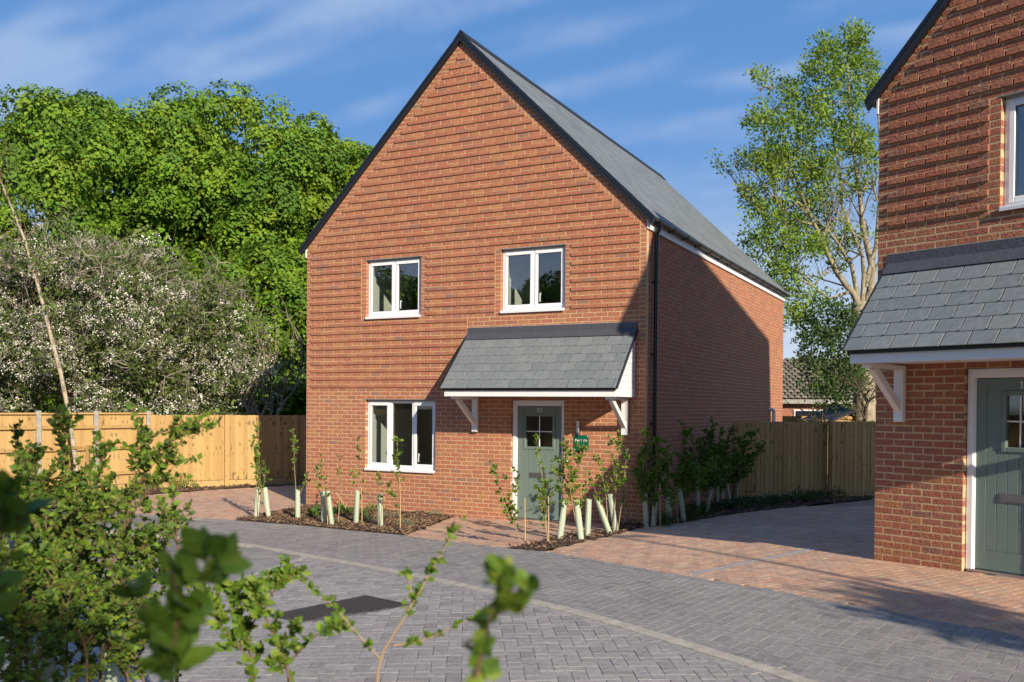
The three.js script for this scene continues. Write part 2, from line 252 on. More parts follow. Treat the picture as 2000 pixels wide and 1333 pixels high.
// concrete edging, one block after another
function edging(host, line, w, len, m, lift) {
  let carry = 0;
  for (let i = 0; i < line.length - 1; i++) {
    const [x0, z0] = line[i], [x1, z1] = line[i + 1], L = Math.hypot(x1 - x0, z1 - z0); if (L > 9) continue; const n = Math.max(1, Math.round(L / len));
    for (let k = 0; k < n; k++) {
      const a = k / n, b = (k + 1) / n, xa = x0 + (x1 - x0) * a, za = z0 + (z1 - z0) * a, xb = x0 + (x1 - x0) * b, zb = z0 + (z1 - z0) * b, l = L / n;
      const o = part(host, 'kerb_block', bx(-l / 2 + 0.002, l / 2 - 0.002, -0.06, 0, -w / 2, w / 2, 0.006), m), ya = gy(xa, za), yb = gy(xb, zb);
      o.position.set((xa + xb) / 2, (ya + yb) / 2 + lift, (za + zb) / 2); o.rotation.set(0, -Math.atan2(zb - za, xb - xa), Math.atan2(yb - ya, l), 'YZX');
    }
  }
}
const kerb = new THREE.Group(); kerb.name = 'kerb'; kerb.userData.kind = 'structure'; scene.add(kerb);
edging(kerb, A.slice(0, 16), 0.13, 0.9, MT.kerb, 0.012); edging(kerb, Bp, 0.07, 0.9, MT.concrete, 0.006);
// border rows of pavers along the lane
function border(host, line, mats, off, lift = 0.004) {
  for (let i = 0; i < line.length - 1; i++) {
    const [x0, z0] = line[i], [x1, z1] = line[i + 1], L = Math.hypot(x1 - x0, z1 - z0), n = Math.round(L / 0.2); if (L > 9) continue;
    for (let k = 0; k < n; k++) { const t = (k + 0.5) / n, x = x0 + (x1 - x0) * t, z = z0 + (z1 - z0) * t, ang = Math.atan2(z1 - z0, x1 - x0); const o = part(host, 'paver', paverGeo[k % 4], mats[Math.floor(rnd() * mats.length)]); const ox = -Math.sin(ang) * off, oz = Math.cos(ang) * off; o.position.set(x + ox, gy(x + ox, z + oz) + lift, z + oz); o.rotation.y = -ang; }
  }
}
border(kerb, U.slice(3, 15), MT.greys, 0.05); border(kerb, A.slice(3, 15), MT.greys, -0.12);
border(kerb, A.slice(6, 15), MT.lights, 0.12);

const drivePoly = [...px2([[1060, 1078], [1300, 1120], [1500, 1153], [1700, 1190], [2000, 1245], [2400, 1318]]), [13, -3], [17, -17], ...px2([[1715, 968], [1700, 975], [1440, 1003], [1330, 1022], [1250, 1032], [1180, 1050]])];
const drive = structure('driveway', sheet(drivePoly, -0.02), MT.sandOrange); pave(drive, drivePoly, 0.98, MT.oranges, orangeCols, 300, 19);
const pathPoly = [...px2([[790, 1047], [902, 1003]]), wallM(3.55, 0.05), wallM(6.35, 0.05), ...px2([[1180, 1040], [1130, 1042], [1050, 1058], [990, 1072]])];
const path = structure('front_path', sheet(pathPoly, -0.02), MT.sandOrange); pave(path, pathPoly, th1, MT.oranges, orangeCols, 150, 30);
const F1a = [-10.9, -18.5], F1b = [-8.48, -21.5], F2b = [-2.4, -24.85];
const leftPoly = [...px2([[215, 1000], [330, 1010], [455, 1017]]), wallM(0.1, 0.1), wallM(0.1, 7.5), [F2b[0], F2b[1] + 0.1], ...px2([[590, 948], [435, 956], [300, 966], [250, 975]])];
const sidePath = structure('side_path', sheet(leftPoly, -0.02), MT.sandOrange); pave(sidePath, leftPoly, th1 + 0.3, MT.oranges, orangeCols, 100, 30);
const beds = { window: [...px2([[455, 1017], [600, 1028], [760, 1044], [790, 1047], [902, 1003]]), wallM(3.55, 0.05), wallM(0, 0.05)],
  corner: [...px2([[990, 1072], [1060, 1078], [1180, 1050], [1250, 1032], [1330, 1022], [1440, 1003], [1700, 975], [1715, 968]]), [9.6, -21.6], [5.2, -20.9], wallM(7.05, 5.9), wallM(7.05, 0.05), wallM(6.35, 0.05), ...px2([[1180, 1040], [1130, 1042], [1050, 1058]])],
  fence: [...px2([[60, 991], [215, 1000], [250, 975], [300, 966], [435, 956], [480, 954]]), [F1b[0] + 2.2, F1b[1] - 1.2], F1b, F1a, [-11.5, -17.8]],
  near: [[-9, -4.4], [3.2, -4.4], [3.2, 3], [-9, 3]] };
for (const [k, poly] of Object.entries(beds)) {
  const bed = structure('planting_bed', sheet(poly, 0.0, 0.22, k === 'near' ? 0.02 : 0.035), MT.mulch);
  const xs = poly.map((p) => p[0]), zs = poly.map((p) => p[1]), M = [], C = [], n = k === 'near' ? 1500 : k === 'fence' ? 1500 : 5200;
  for (let t = 0; t < n * 3 && M.length < n; t++) { const x = rr(Math.min(...xs), Math.max(...xs)), z = rr(Math.min(...zs), Math.max(...zs)); if (!inPoly(x, z, poly)) continue; const s = rr(0.5, 1.5); M.push(M4(x, gy(x, z) + 0.014 + rr(0, 0.02) + 0.035 * (vnoise(x * 3, z * 3, 4) - 0.3), z, rr(-0.5, 0.5), rr(0, 6.28), rr(-0.5, 0.5), s * rr(0.6, 1.6), 1, s)); const b = Math.pow(rnd(), 2.2); C.push(lin(0.05 + 0.30 * b, 0.026 + 0.20 * b, 0.016 + 0.11 * b)); }
  inst(bed, 'bark_chips', bx(-0.022, 0.022, -0.004, 0.004, -0.008, 0.008, 0), MT.chip, M, C);
}
// linear drain and cover plates in the paving
{
  const [a, b] = [onGround(1350, 1123), onGround(1590, 1073)], L = a.distanceTo(b), dr = thing('drain_channel', 'long narrow metal drain channel set across the orange block driveway', 'drain', [(a.x + b.x) / 2, 0, (a.z + b.z) / 2], -Math.atan2(b.z - a.z, b.x - a.x));
  const n = Math.floor(L / 0.5); for (let k = 0; k < n; k++) { const x0 = -L / 2 + k * L / n, wx = a.x + (b.x - a.x) * (k + 0.5) / n, wz = a.z + (b.z - a.z) * (k + 0.5) / n; const o = grp(dr, 'grating'); o.position.set(x0 + L / n / 2, gy(wx, wz) + 0.006, 0); part(o, 'rim', merge([bx(-L / n / 2 + 0.002, L / n / 2 - 0.002, -0.03, 0, -0.05, -0.018), bx(-L / n / 2 + 0.002, L / n / 2 - 0.002, -0.03, 0, 0.018, 0.05)]), MT.galv); part(o, 'slot', bx(-L / n / 2, L / n / 2, -0.03, -0.012, -0.018, 0.018, 0), MT.gasket); }
}
function coverPlate(corners, label) {
  const c = corners.map(([x, y]) => onGround(x, y)), m = c.reduce((s, v) => s.add(v), V3(0, 0, 0)).multiplyScalar(0.25), w = (c[0].distanceTo(c[1]) + c[2].distanceTo(c[3])) / 2, d = (c[1].distanceTo(c[2]) + c[3].distanceTo(c[0])) / 2;
  const t = thing('manhole_cover', label, 'manhole cover', [m.x, gy(m.x, m.z) + 0.006, m.z], -Math.atan2(c[1].z - c[0].z, c[1].x - c[0].x));
  part(t, 'frame', merge([bx(-w / 2, w / 2, -0.03, 0.004, -d / 2, -d / 2 + 0.025), bx(-w / 2, w / 2, -0.03, 0.004, d / 2 - 0.025, d / 2), bx(-w / 2, -w / 2 + 0.025, -0.03, 0.004, -d / 2 + 0.025, d / 2 - 0.025), bx(w / 2 - 0.025, w / 2, -0.03, 0.004, -d / 2 + 0.025, d / 2 - 0.025)]), MT.iron);
  const g = []; for (let x = -w / 2 + 0.05; x < w / 2 - 0.04; x += 0.04) for (let z = -d / 2 + 0.05; z < d / 2 - 0.04; z += 0.04) g.push(bx(x - 0.013, x + 0.013, 0, 0.004, z - 0.013, z + 0.013, 0)); g.push(bx(-w / 2 + 0.027, w / 2 - 0.027, -0.03, 0, -d / 2 + 0.027, d / 2 - 0.027, 0)); part(t, 'plate', merge(g), MT.iron);
}
MT.iron = mat(lin(0.05, 0.048, 0.048), 0.6, { map: rep(T.speck, 4) });
coverPlate([[537, 1203], [728, 1166], [797, 1187], [590, 1221]], 'large dark iron access cover in the pale grey forecourt');
coverPlate([[358, 1050], [392, 1046], [410, 1051], [376, 1055]], 'small dark iron cover in the grey lane');
// ------------------------------------------------------------------ houses
const font = await new FontLoader().loadAsync('fonts/droid/droid_serif_bold.typeface.json');
const fontSans = await new FontLoader().loadAsync('fonts/droid/droid_sans_bold.typeface.json');
const BR = 0.225, JT = 0.010;
const brickGeo = [0, 1, 2, 3, 4].map((k) => slab(0.2135, 0.0632, 0.1, 0.003, 0.0012, k * 0.31 + 0.1, k * 0.17));
const roughGeo = [0, 1, 2, 3, 4].map((k) => slab(0.2135, 0.0652, 0.1, 0.0045, 0.0025, k * 0.31 + 0.1, k * 0.17));
function textGeo(str, size, f, depth = 0.006) { const g = new TextGeometry(str, { font: f, size, depth, curveSegments: 4, bevelEnabled: false }); g.computeBoundingBox(); const b = g.boundingBox; return g.translate(-(b.min.x + b.max.x) / 2, -(b.min.y + b.max.y) / 2, 0); }
// courses: runs [x0, x1, startWithHalf, proud] for every course; openings cut the runs
function layBricks(house, wall, S) {
  const list = [], k0 = Math.ceil((S.base - S.h0) / S.C), k1 = Math.floor((S.top - S.h0) / S.C);
  for (let k = k0; k < k1; k++) {
    const y0 = S.h0 + k * S.C, ym = y0 + S.C / 2, [xl, xr] = S.span(ym);
    if (xr - xl < 0.06) continue;
    let cuts = [[xl, xr, null]];
    for (const o of S.openings) if (ym > o.y0 && ym < o.y1) cuts = cuts.flatMap(([a, b, t]) => (b <= o.x0 || a >= o.x1 ? [[a, b, t]] : [[a, o.x0, t], [o.x1, b, t]].filter(([p, q]) => q - p > 0.02)));
    const odd = mod(k, 2) === 1;
    for (const [a, b] of cuts) for (const [p, q, proud, half] of S.runs(k, a, b, odd)) {
      // stretchers from p to q; a half brick first where the bond asks for it
      let x = p, first = true;
      while (x < q - 0.012) { let w = first && half ? BR / 2 : BR; if (!first && q - x - w < 0.05 && q - x - w > 0.001) w = q - x; w = Math.min(w, q - x); if (w > 0.33) w = w / 2; list.push([x + w / 2, ym, w - JT, proud ? S.proud : 0]); x += w; first = false; }
    }
  }
  const Mx = S.toWorld, pick = list.map((b) => { const v = V3(b[0], b[1], b[3]).applyMatrix4(Mx), p = toPixel(v); return { b, d: inFrame(v, -4) ? p[2] : p[2] + 500 }; }).sort((a, b) => a.d - b.d);
  const MM = [[], [], [], [], []], CC = [[], [], [], [], []];
  pick.forEach(({ b: [x, y, w, z] }, n) => {
    const tone = brickTone(), sx = w / 0.215, g = n % 5, rz = rr(-0.004, 0.004), dz = rr(-0.0015, 0.0015), dy = rr(-0.001, 0.001);
    if (n < S.single) { const m = part(wall, 'brick', S.geo[g], S.mats[tone]); m.position.set(x, y + dy, z + dz); m.scale.x = sx; m.rotation.z = rz; }
    else { MM[g].push(M4(x, y + dy, z + dz, 0, 0, rz, sx, 1, 1)); CC[g].push(jitter(S.mats[tone].color, 0.06)); }
  });
  MM.forEach((m, g) => m.length && inst(wall, 'bricks', S.geo[g], S.instMat, m, CC[g]));
}
function wallSheet(outline, holes, z0, z1) { const s = new THREE.Shape(outline.map((p) => new THREE.Vector2(...p))); for (const o of holes) { const h = new THREE.Path(); const e = 0.006; h.moveTo(o.x0 - e, o.y0 - e); h.lineTo(o.x0 - e, o.y1 + e); h.lineTo(o.x1 + e, o.y1 + e); h.lineTo(o.x1 + e, o.y0 - e); h.closePath(); s.holes.push(h); } return uvm(new THREE.ExtrudeGeometry(s, { depth: z1 - z0, bevelEnabled: false }).translate(0, 0, z0)); }
function room(house, o, depth) { // plastered room behind a window, so that the glass shows a real inside
  const e = 0.75, x0 = o.x0 - e, x1 = o.x1 + e, y0 = o.y0 - 0.8, y1 = o.y1 + 0.25, z0 = -0.32, z1 = -0.32 - depth, r = grp(house, 'room');
  part(r, 'room_shell', merge([bx(x0, x1, y0 - 0.05, y0, z1, z0, 0), bx(x0, x1, y1, y1 + 0.05, z1, z0, 0), bx(x0 - 0.05, x0, y0, y1, z1, z0, 0), bx(x1, x1 + 0.05, y0, y1, z1, z0, 0), bx(x0, x1, y0, y1, z1 - 0.05, z1, 0)]), MT.roomPaint);
  part(r, 'reveal', merge([bx(o.x0 - 0.03, o.x0, o.y0, o.y1, z0, -0.165, 0), bx(o.x1, o.x1 + 0.03, o.y0, o.y1, z0, -0.165, 0), bx(o.x0 - 0.03, o.x1 + 0.03, o.y1, o.y1 + 0.03, z0, -0.165, 0), bx(o.x0 - 0.03, o.x1 + 0.03, o.y0 - 0.03, o.y0, z0 + 0.0, -0.165, 0)]), MT.plaster);
  part(r, 'plaster_return', bx(o.x0 - 0.1, o.x0 - 0.07, y0 + 0.01, y1 - 0.01, z1 + 1.2, z0 - 0.021, 0), MT.plaster);
  const w = new THREE.Shape([[x0, y0], [x1, y0], [x1, y1], [x0, y1]].map((p) => new THREE.Vector2(...p))), h = new THREE.Path(); h.moveTo(o.x0 - 0.03, o.y0 - 0.03); h.lineTo(o.x0 - 0.03, o.y1 + 0.03); h.lineTo(o.x1 + 0.03, o.y1 + 0.03); h.lineTo(o.x1 + 0.03, o.y0 - 0.03); h.closePath(); w.holes.push(h);
  part(r, 'inner_wall', uvm(new THREE.ExtrudeGeometry(w, { depth: 0.02, bevelEnabled: false }).translate(0, 0, z0 - 0.02)), MT.roomPaint);
}
function windowUnit(house, o, lights) {
  const w = grp(house, 'window'), zf = -0.075, f = 0.058, { x0, x1, y0, y1 } = o, fy0 = y0 + 0.02;
  const fr = [bx(x0, x0 + f, fy0, y1 - 0.004, zf - 0.07, zf), bx(x1 - f, x1, fy0, y1 - 0.004, zf - 0.07, zf), bx(x0 + f, x1 - f, y1 - f - 0.004, y1 - 0.004, zf - 0.07, zf - 0.001), bx(x0 + f, x1 - f, fy0, fy0 + f, zf - 0.07, zf - 0.001)];
  lights.slice(1).forEach((l) => fr.push(bx(l.x0 - 0.03, l.x0 + 0.03, fy0 + f, y1 - f - 0.004, zf - 0.068, zf - 0.002)));
  part(w, 'frame', merge(fr), MT.upvc);
  for (const l of lights) {
    const a = l.x0 === x0 ? x0 + f - 0.012 : l.x0 + 0.018, b = l.x1 === x1 ? x1 - f + 0.012 : l.x1 - 0.018, c = fy0 + f - 0.012, d = y1 - f + 0.008, s = l.opens ? 0.058 : 0.022, zs = zf + (l.opens ? 0.012 : -0.012);
    part(w, l.opens ? 'sash' : 'bead', merge([bx(a, a + s, c, d, zs - 0.05, zs, 0.006), bx(b - s, b, c, d, zs - 0.05, zs, 0.006), bx(a + s, b - s, d - s, d, zs - 0.05, zs - 0.001, 0.006), bx(a + s, b - s, c, c + s, zs - 0.05, zs - 0.001, 0.006)]), MT.upvc);
    const i = a + s, j = b - s, p = c + s, q = d - s, gk = 0.006;
    part(w, 'gasket', merge([bx(i, i + gk, p, q, zs - 0.03, zs - 0.014, 0), bx(j - gk, j, p, q, zs - 0.03, zs - 0.014, 0), bx(i, j, q - gk, q, zs - 0.03, zs - 0.0145, 0), bx(i, j, p, p + gk, zs - 0.03, zs - 0.0145, 0)]), MT.gasket);
    for (const zg of [zs - 0.02, zs - 0.042]) part(w, 'pane', new THREE.PlaneGeometry(j - i, q - p).translate((i + j) / 2, (p + q) / 2, zg), MT.glass);
    if (l.opens) part(w, 'drip_bar', bx(a + s * 0.6, b - s * 0.6, d - s - 0.006, d - s + 0.01, zs - 0.002, zs + 0.012, 0.004), MT.upvc);
    if (l.handle) part(w, 'handle', merge([bx(i + 0.012, i + 0.034, p + 0.04, p + 0.19, zs - 0.05, zs - 0.034, 0.005), bx(i + 0.014, i + 0.032, p + 0.16, p + 0.2, zs - 0.075, zs - 0.05, 0.004)]), MT.upvc);
  }
  part(w, 'sill', merge([bx(x0 + 0.004, x1 - 0.004, y0 - 0.012, y0 + 0.022, -0.16, 0.045, 0.006), bx(x0 + 0.004, x1 - 0.004, y0 - 0.026, y0 - 0.011, 0.025, 0.044, 0.003)]), MT.upvc);
  part(w, 'lintel', merge([bx(x0 - 0.03, x1 + 0.03, y1 - 0.003, y1 + 0.004, -0.1, 0.008, 0), bx(x0 + 0.01, x1 - 0.01, y1 - 0.03, y1 - 0.004, -0.074, -0.06, 0)]), MT.lintel);
  room(house, o, 2.6);
}
function doorUnit(house, o, number, gl = [0.2, 0.79], numX = 0) {
  const d = grp(house, 'front_door'), { x0, x1, y1 } = o, y0 = 0.0, zf = -0.06, f = 0.068;
  part(d, 'frame', merge([bx(x0, x0 + f, y0 + 0.04, y1, zf - 0.08, zf, 0.006), bx(x1 - f, x1, y0 + 0.04, y1, zf - 0.08, zf, 0.006), bx(x0 + f, x1 - f, y1 - 0.098, y1, zf - 0.08, zf - 0.001, 0.006), bx(x0 + f - 0.01, x0 + f + 0.012, y0 + 0.04, y1 - 0.098, zf - 0.09, zf - 0.025, 0.004)]), MT.upvc);
  part(d, 'threshold', merge([bx(x0 + 0.01, x1 - 0.01, y0 - 0.02, y0 + 0.018, zf - 0.1, zf + 0.06, 0.004), bx(x0 + 0.02, x1 - 0.02, y0 + 0.018, y0 + 0.05, zf - 0.1, zf + 0.02, 0.006)]), MT.steel);
  const a = x0 + f + 0.004, b = x1 - f - 0.004, c = y0 + 0.055, e = y1 - 0.104, zl = zf - 0.045, W = b - a, wx0 = a + W * gl[0], wx1 = a + W * gl[1], wy1 = e - 0.178, wy0 = wy1 - 0.53;
  const sh = new THREE.Shape([[a, c], [b, c], [b, e], [a, e]].map((p) => new THREE.Vector2(...p))), h = new THREE.Path(); h.moveTo(wx0, wy0); h.lineTo(wx0, wy1); h.lineTo(wx1, wy1); h.lineTo(wx1, wy0); h.closePath(); sh.holes.push(h);
  part(d, 'door_leaf', uvm(new THREE.ExtrudeGeometry(sh, { depth: 0.04, bevelEnabled: false }).translate(0, 0, zl - 0.044)), MT.door);
  const rail = [bx(a, a + 0.11, c, e, zl - 0.004, zl + 0.004, 0.002), bx(b - 0.11, b, c, e, zl - 0.004, zl + 0.004, 0.002), bx(a + 0.11, b - 0.11, wy1 + 0.052, e, zl - 0.004, zl + 0.0038, 0.002), bx(a + 0.11, b - 0.11, c, c + 0.2, zl - 0.004, zl + 0.0038, 0.002)];
  part(d, 'door_rails', merge(rail), MT.door);
  const n = 6, pw = (W - 0.22) / n; for (let k = 0; k < n; k++) part(d, 'plank', bx(a + 0.11 + k * pw + 0.003, a + 0.11 + (k + 1) * pw - 0.003, c + 0.203, wy0 - 0.045, zl - 0.004, zl + 0.002, 0.003), MT.door);
  const m = 0.05; part(d, 'glazing_frame', merge([bx(wx0 - m, wx0, wy0 - m, wy1 + m, zl - 0.004, zl + 0.016, 0.008), bx(wx1, wx1 + m, wy0 - m, wy1 + m, zl - 0.004, zl + 0.016, 0.008), bx(wx0, wx1, wy1, wy1 + m, zl - 0.004, zl + 0.0155, 0.008), bx(wx0, wx1, wy0 - m, wy0, zl - 0.004, zl + 0.0155, 0.008)]), MT.door);
  const mx = (wx0 + wx1) / 2, my = (wy0 + wy1) / 2; part(d, 'glazing_bar', merge([bx(mx - 0.008, mx + 0.008, wy0, wy1, zl - 0.016, zl - 0.002, 0.002), bx(wx0, wx1, my - 0.008, my + 0.008, zl - 0.0165, zl - 0.0025, 0.002)]), MT.white);
  for (const [p, q, r, s] of [[wx0, mx, wy0, my], [mx, wx1, wy0, my], [wx0, mx, my, wy1], [mx, wx1, my, wy1]]) part(d, 'pane', new THREE.PlaneGeometry(q - p, s - r).translate((p + q) / 2, (r + s) / 2, zl - 0.02), MT.glass);
  const ly = c + 0.76; part(d, 'letter_plate', merge([bx(a + 0.25, a + 0.58, ly - 0.045, ly + 0.045, zl, zl + 0.014, 0.006), bx(a + 0.27, a + 0.56, ly - 0.028, ly + 0.028, zl + 0.012, zl + 0.02, 0.004)]), MT.darkSteel);
  part(d, 'handle', merge([bx(b - 0.07, b - 0.035, ly - 0.1, ly + 0.15, zl, zl + 0.012, 0.004), bx(b - 0.19, b - 0.04, ly + 0.07, ly + 0.092, zl + 0.035, zl + 0.052, 0.006), bx(b - 0.066, b - 0.042, ly + 0.068, ly + 0.094, zl + 0.01, zl + 0.05, 0.004)]), MT.darkSteel);
  part(d, 'house_number', textGeo(number, 0.072, font).translate((a + b) / 2 + numX, e - 0.07, zl + 0.004), MT.numeral);
  const r = { x0: x0 + 0.02, x1: x1 - 0.02, y0: 0.2, y1: y1 - 0.02 }, hall = grp(house, 'room');
  part(hall, 'room_shell', merge([bx(r.x0 - 0.3, r.x1 + 0.3, -0.05, 0.0, -2.5, -0.16, 0), bx(r.x0 - 0.3, r.x1 + 0.3, 2.4, 2.45, -2.5, -0.16, 0), bx(r.x0 - 0.35, r.x0 - 0.3, 0, 2.4, -2.5, -0.16, 0), bx(r.x1 + 0.3, r.x1 + 0.35, 0, 2.4, -2.5, -0.16, 0), bx(r.x0 - 0.3, r.x1 + 0.3, 0, 2.4, -2.55, -2.5, 0)]), MT.roomPaint);
}
MT.darkSteel = mat(lin(0.32, 0.31, 0.30), 0.35, { metalness: 0.9 }); MT.numeral = mat(lin(0.62, 0.62, 0.60), 0.35, { metalness: 0.5 });
// lean-to canopy over the door: slates one by one, lead apron, white fascia and side boards, brackets
function canopy(house, c) {
  const g = grp(house, 'porch_canopy'), { x0, x1, yTop, yBot, d } = c, run = Math.hypot(d, yTop - yBot), ang = Math.atan2(yTop - yBot, d); // slope falls from the wall outwards
  const at = (o, x, s, lift) => { o.position.set(x, yTop - Math.sin(ang) * s + Math.cos(ang) * lift, Math.cos(ang) * s + Math.sin(ang) * lift); o.rotation.x = -(Math.PI / 2 - ang); return o; };
  part(g, 'roof_deck', (() => { const s = new THREE.Shape([[0.0, yTop - 0.01], [d - 0.02, yBot - 0.01], [d - 0.02, yBot - 0.035], [0, yBot - 0.035]].map((p) => new THREE.Vector2(...p))); return uvm(new THREE.ExtrudeGeometry(s, { depth: x1 - x0 - 0.1, bevelEnabled: false }).rotateY(-Math.PI / 2).translate(x1 - 0.05, 0, 0)); })(), MT.blackMatt);
  const rows = c.rows, ex = (run - c.lead) / rows, sw = c.sw, geos = [0, 1, 2, 3].map((k) => slab(sw - 0.010, ex * 1.55, 0.009, 0.003, 0.0015, k * 0.4, k * 0.7));
  const cut = {};
  for (let r = 0; r < rows; r++) { // r = 0 at the bottom
    const sMid = run - ex * r - ex * 1.55 / 2 + 0.02, off = r % 2 ? sw / 2 : 0; let x = x0 - (r % 2 ? sw / 2 : 0), first = true;
    for (; x < x1 - 0.01; x += sw) {
      const a = Math.max(x, x0), b = Math.min(x + sw, x1), w = b - a; if (w < 0.03) continue;
      const geo = Math.abs(w - sw) < 0.01 ? geos[Math.floor(rnd() * 4)] : (cut[w.toFixed(2)] ||= slab(w - 0.010, ex * 1.55, 0.009, 0.003, 0.001));
      const m = at(part(g, 'slate', geo, MT.slates[Math.floor(rnd() * 5)]), (a + b) / 2, Math.max(sMid, ex * 0.78), 0.012); m.rotation.x += -0.04 - 0.004 * rnd(); m.rotation.z += rr(-0.004, 0.004); m.position.y += 0.0015 * rnd();
      if (r < rows - 0 && r > 0) { const nail = part(g, 'slate_hook', bx(-0.006, 0.006, -0.008, 0.008, 0, 0.004, 0), MT.blackMatt); at(nail, b, run - ex * r + 0.014, 0.02); }
    }
  }
  // lead: upstand against the wall and apron over the top slates
  const nl = Math.max(1, Math.round((x1 - x0) / 1.5)); for (let k = 0; k < nl; k++) {
    const a = x0 + (x1 - x0) * k / nl, b = x0 + (x1 - x0) * (k + 1) / nl, ap = bx(a - (k ? 0.02 : 0), b, -c.lead, 0, 0, 0.004 + 0.0015 * (k % 2), 0.001); const o = at(part(g, 'lead_apron', ap, MT.lead), 0, 0, 0.024); o.position.x = 0;
    part(g, 'lead_upstand', bx(a - (k ? 0.02 : 0), b, yTop - 0.01, yTop + c.up, 0.004, 0.012 + 0.0015 * (k % 2), 0.002), MT.lead);
  }
  part(g, 'lead_cap', bx(x0, x1, yTop + c.up, yTop + c.up + 0.008, -0.01, 0.015, 0.001), MT.mortarGrey);
  for (const s of [x0 - 0.012, x1]) { const v = part(g, 'verge_trim', bx(0, 0.014, -run - 0.012, 0.0, -0.03, 0.026, 0.002), MT.black); at(v, s, 0, 0); v.position.x = s; }
  part(g, 'eaves_trim', bx(x0 + 0.03, x1 - 0.03, yBot - 0.045, yBot + 0.0, d - 0.06, d - 0.018, 0.002), MT.black);
  part(g, 'fascia', bx(x0 + 0.045, x1 - 0.075, yBot - 0.045 - c.fh, yBot - 0.035, d - 0.075, d - 0.05, 0.003), MT.white);
  part(g, 'fascia_end', bx(x1 - 0.075, x1 - 0.045, yBot - 0.047 - c.fh, yBot - 0.035, d - 0.08, d - 0.048, 0.003), MT.white);
  part(g, 'soffit', bx(x0 + 0.05, x1 - 0.05, yBot - 0.04 - c.fh + 0.012, yBot - 0.04 - c.fh + 0.02, 0.0, d - 0.075, 0), MT.white);
  // side boards
  for (const [sx, out] of [[x0 + 0.045, -1], [x1 - 0.045, 1]]) {
    const yb = yBot - 0.045 - c.fh; let y = yb; const hs = [c.fh + 0.045, 0.1, 0.1, 0.1, 0.1, 0.1, 0.1, 0.1, 0.1, 0.1];
    for (const hh of hs) { const zt = (yy) => Math.min(d - 0.08, (yTop - 0.03 - yy) / Math.tan(ang)); const za = zt(y + 0.004), zb = Math.max(0.005, zt(y + hh)); if (y + 0.02 > yTop - 0.05) break; const s = new THREE.Shape([[0.002, y + 0.004], [za, y + 0.004], [zb, y + hh], [0.002, y + hh]].map((p) => new THREE.Vector2(...p))); const o = part(g, 'side_board', uvm(new THREE.ExtrudeGeometry(s, { depth: 0.014, bevelEnabled: false }).rotateY(-Math.PI / 2)), MT.white); o.position.x = sx + (out > 0 ? 0.014 : 0) + (y === yb ? out * 0.004 : 0); y += hh; }
  }
  for (const bxx of c.brackets) {
    const y1 = yBot - 0.047 - c.fh, w = 0.11, L = 0.62, hd = d - 0.2;
    const arm = bx(-w / 2 + 0.02, w / 2 - 0.02, -0.04, 0.04, 0, Math.hypot(hd - 0.12, L - 0.18), 0.004).rotateX(-Math.atan2(L - 0.18, hd - 0.12)).translate(0, -L + 0.14, 0.05);
    const o = part(g, 'bracket', merge([bx(-w / 2, w / 2, -L, -0.04, 0.002, 0.075, 0.006), bx(-w / 2, w / 2, -0.04, 0.0, 0.002, hd + 0.06, 0.006), arm]), MT.white); o.position.set(bxx, y1, 0);
  }
}
MT.mortarGrey = mat(lin(0.36, 0.33, 0.30), 0.95);
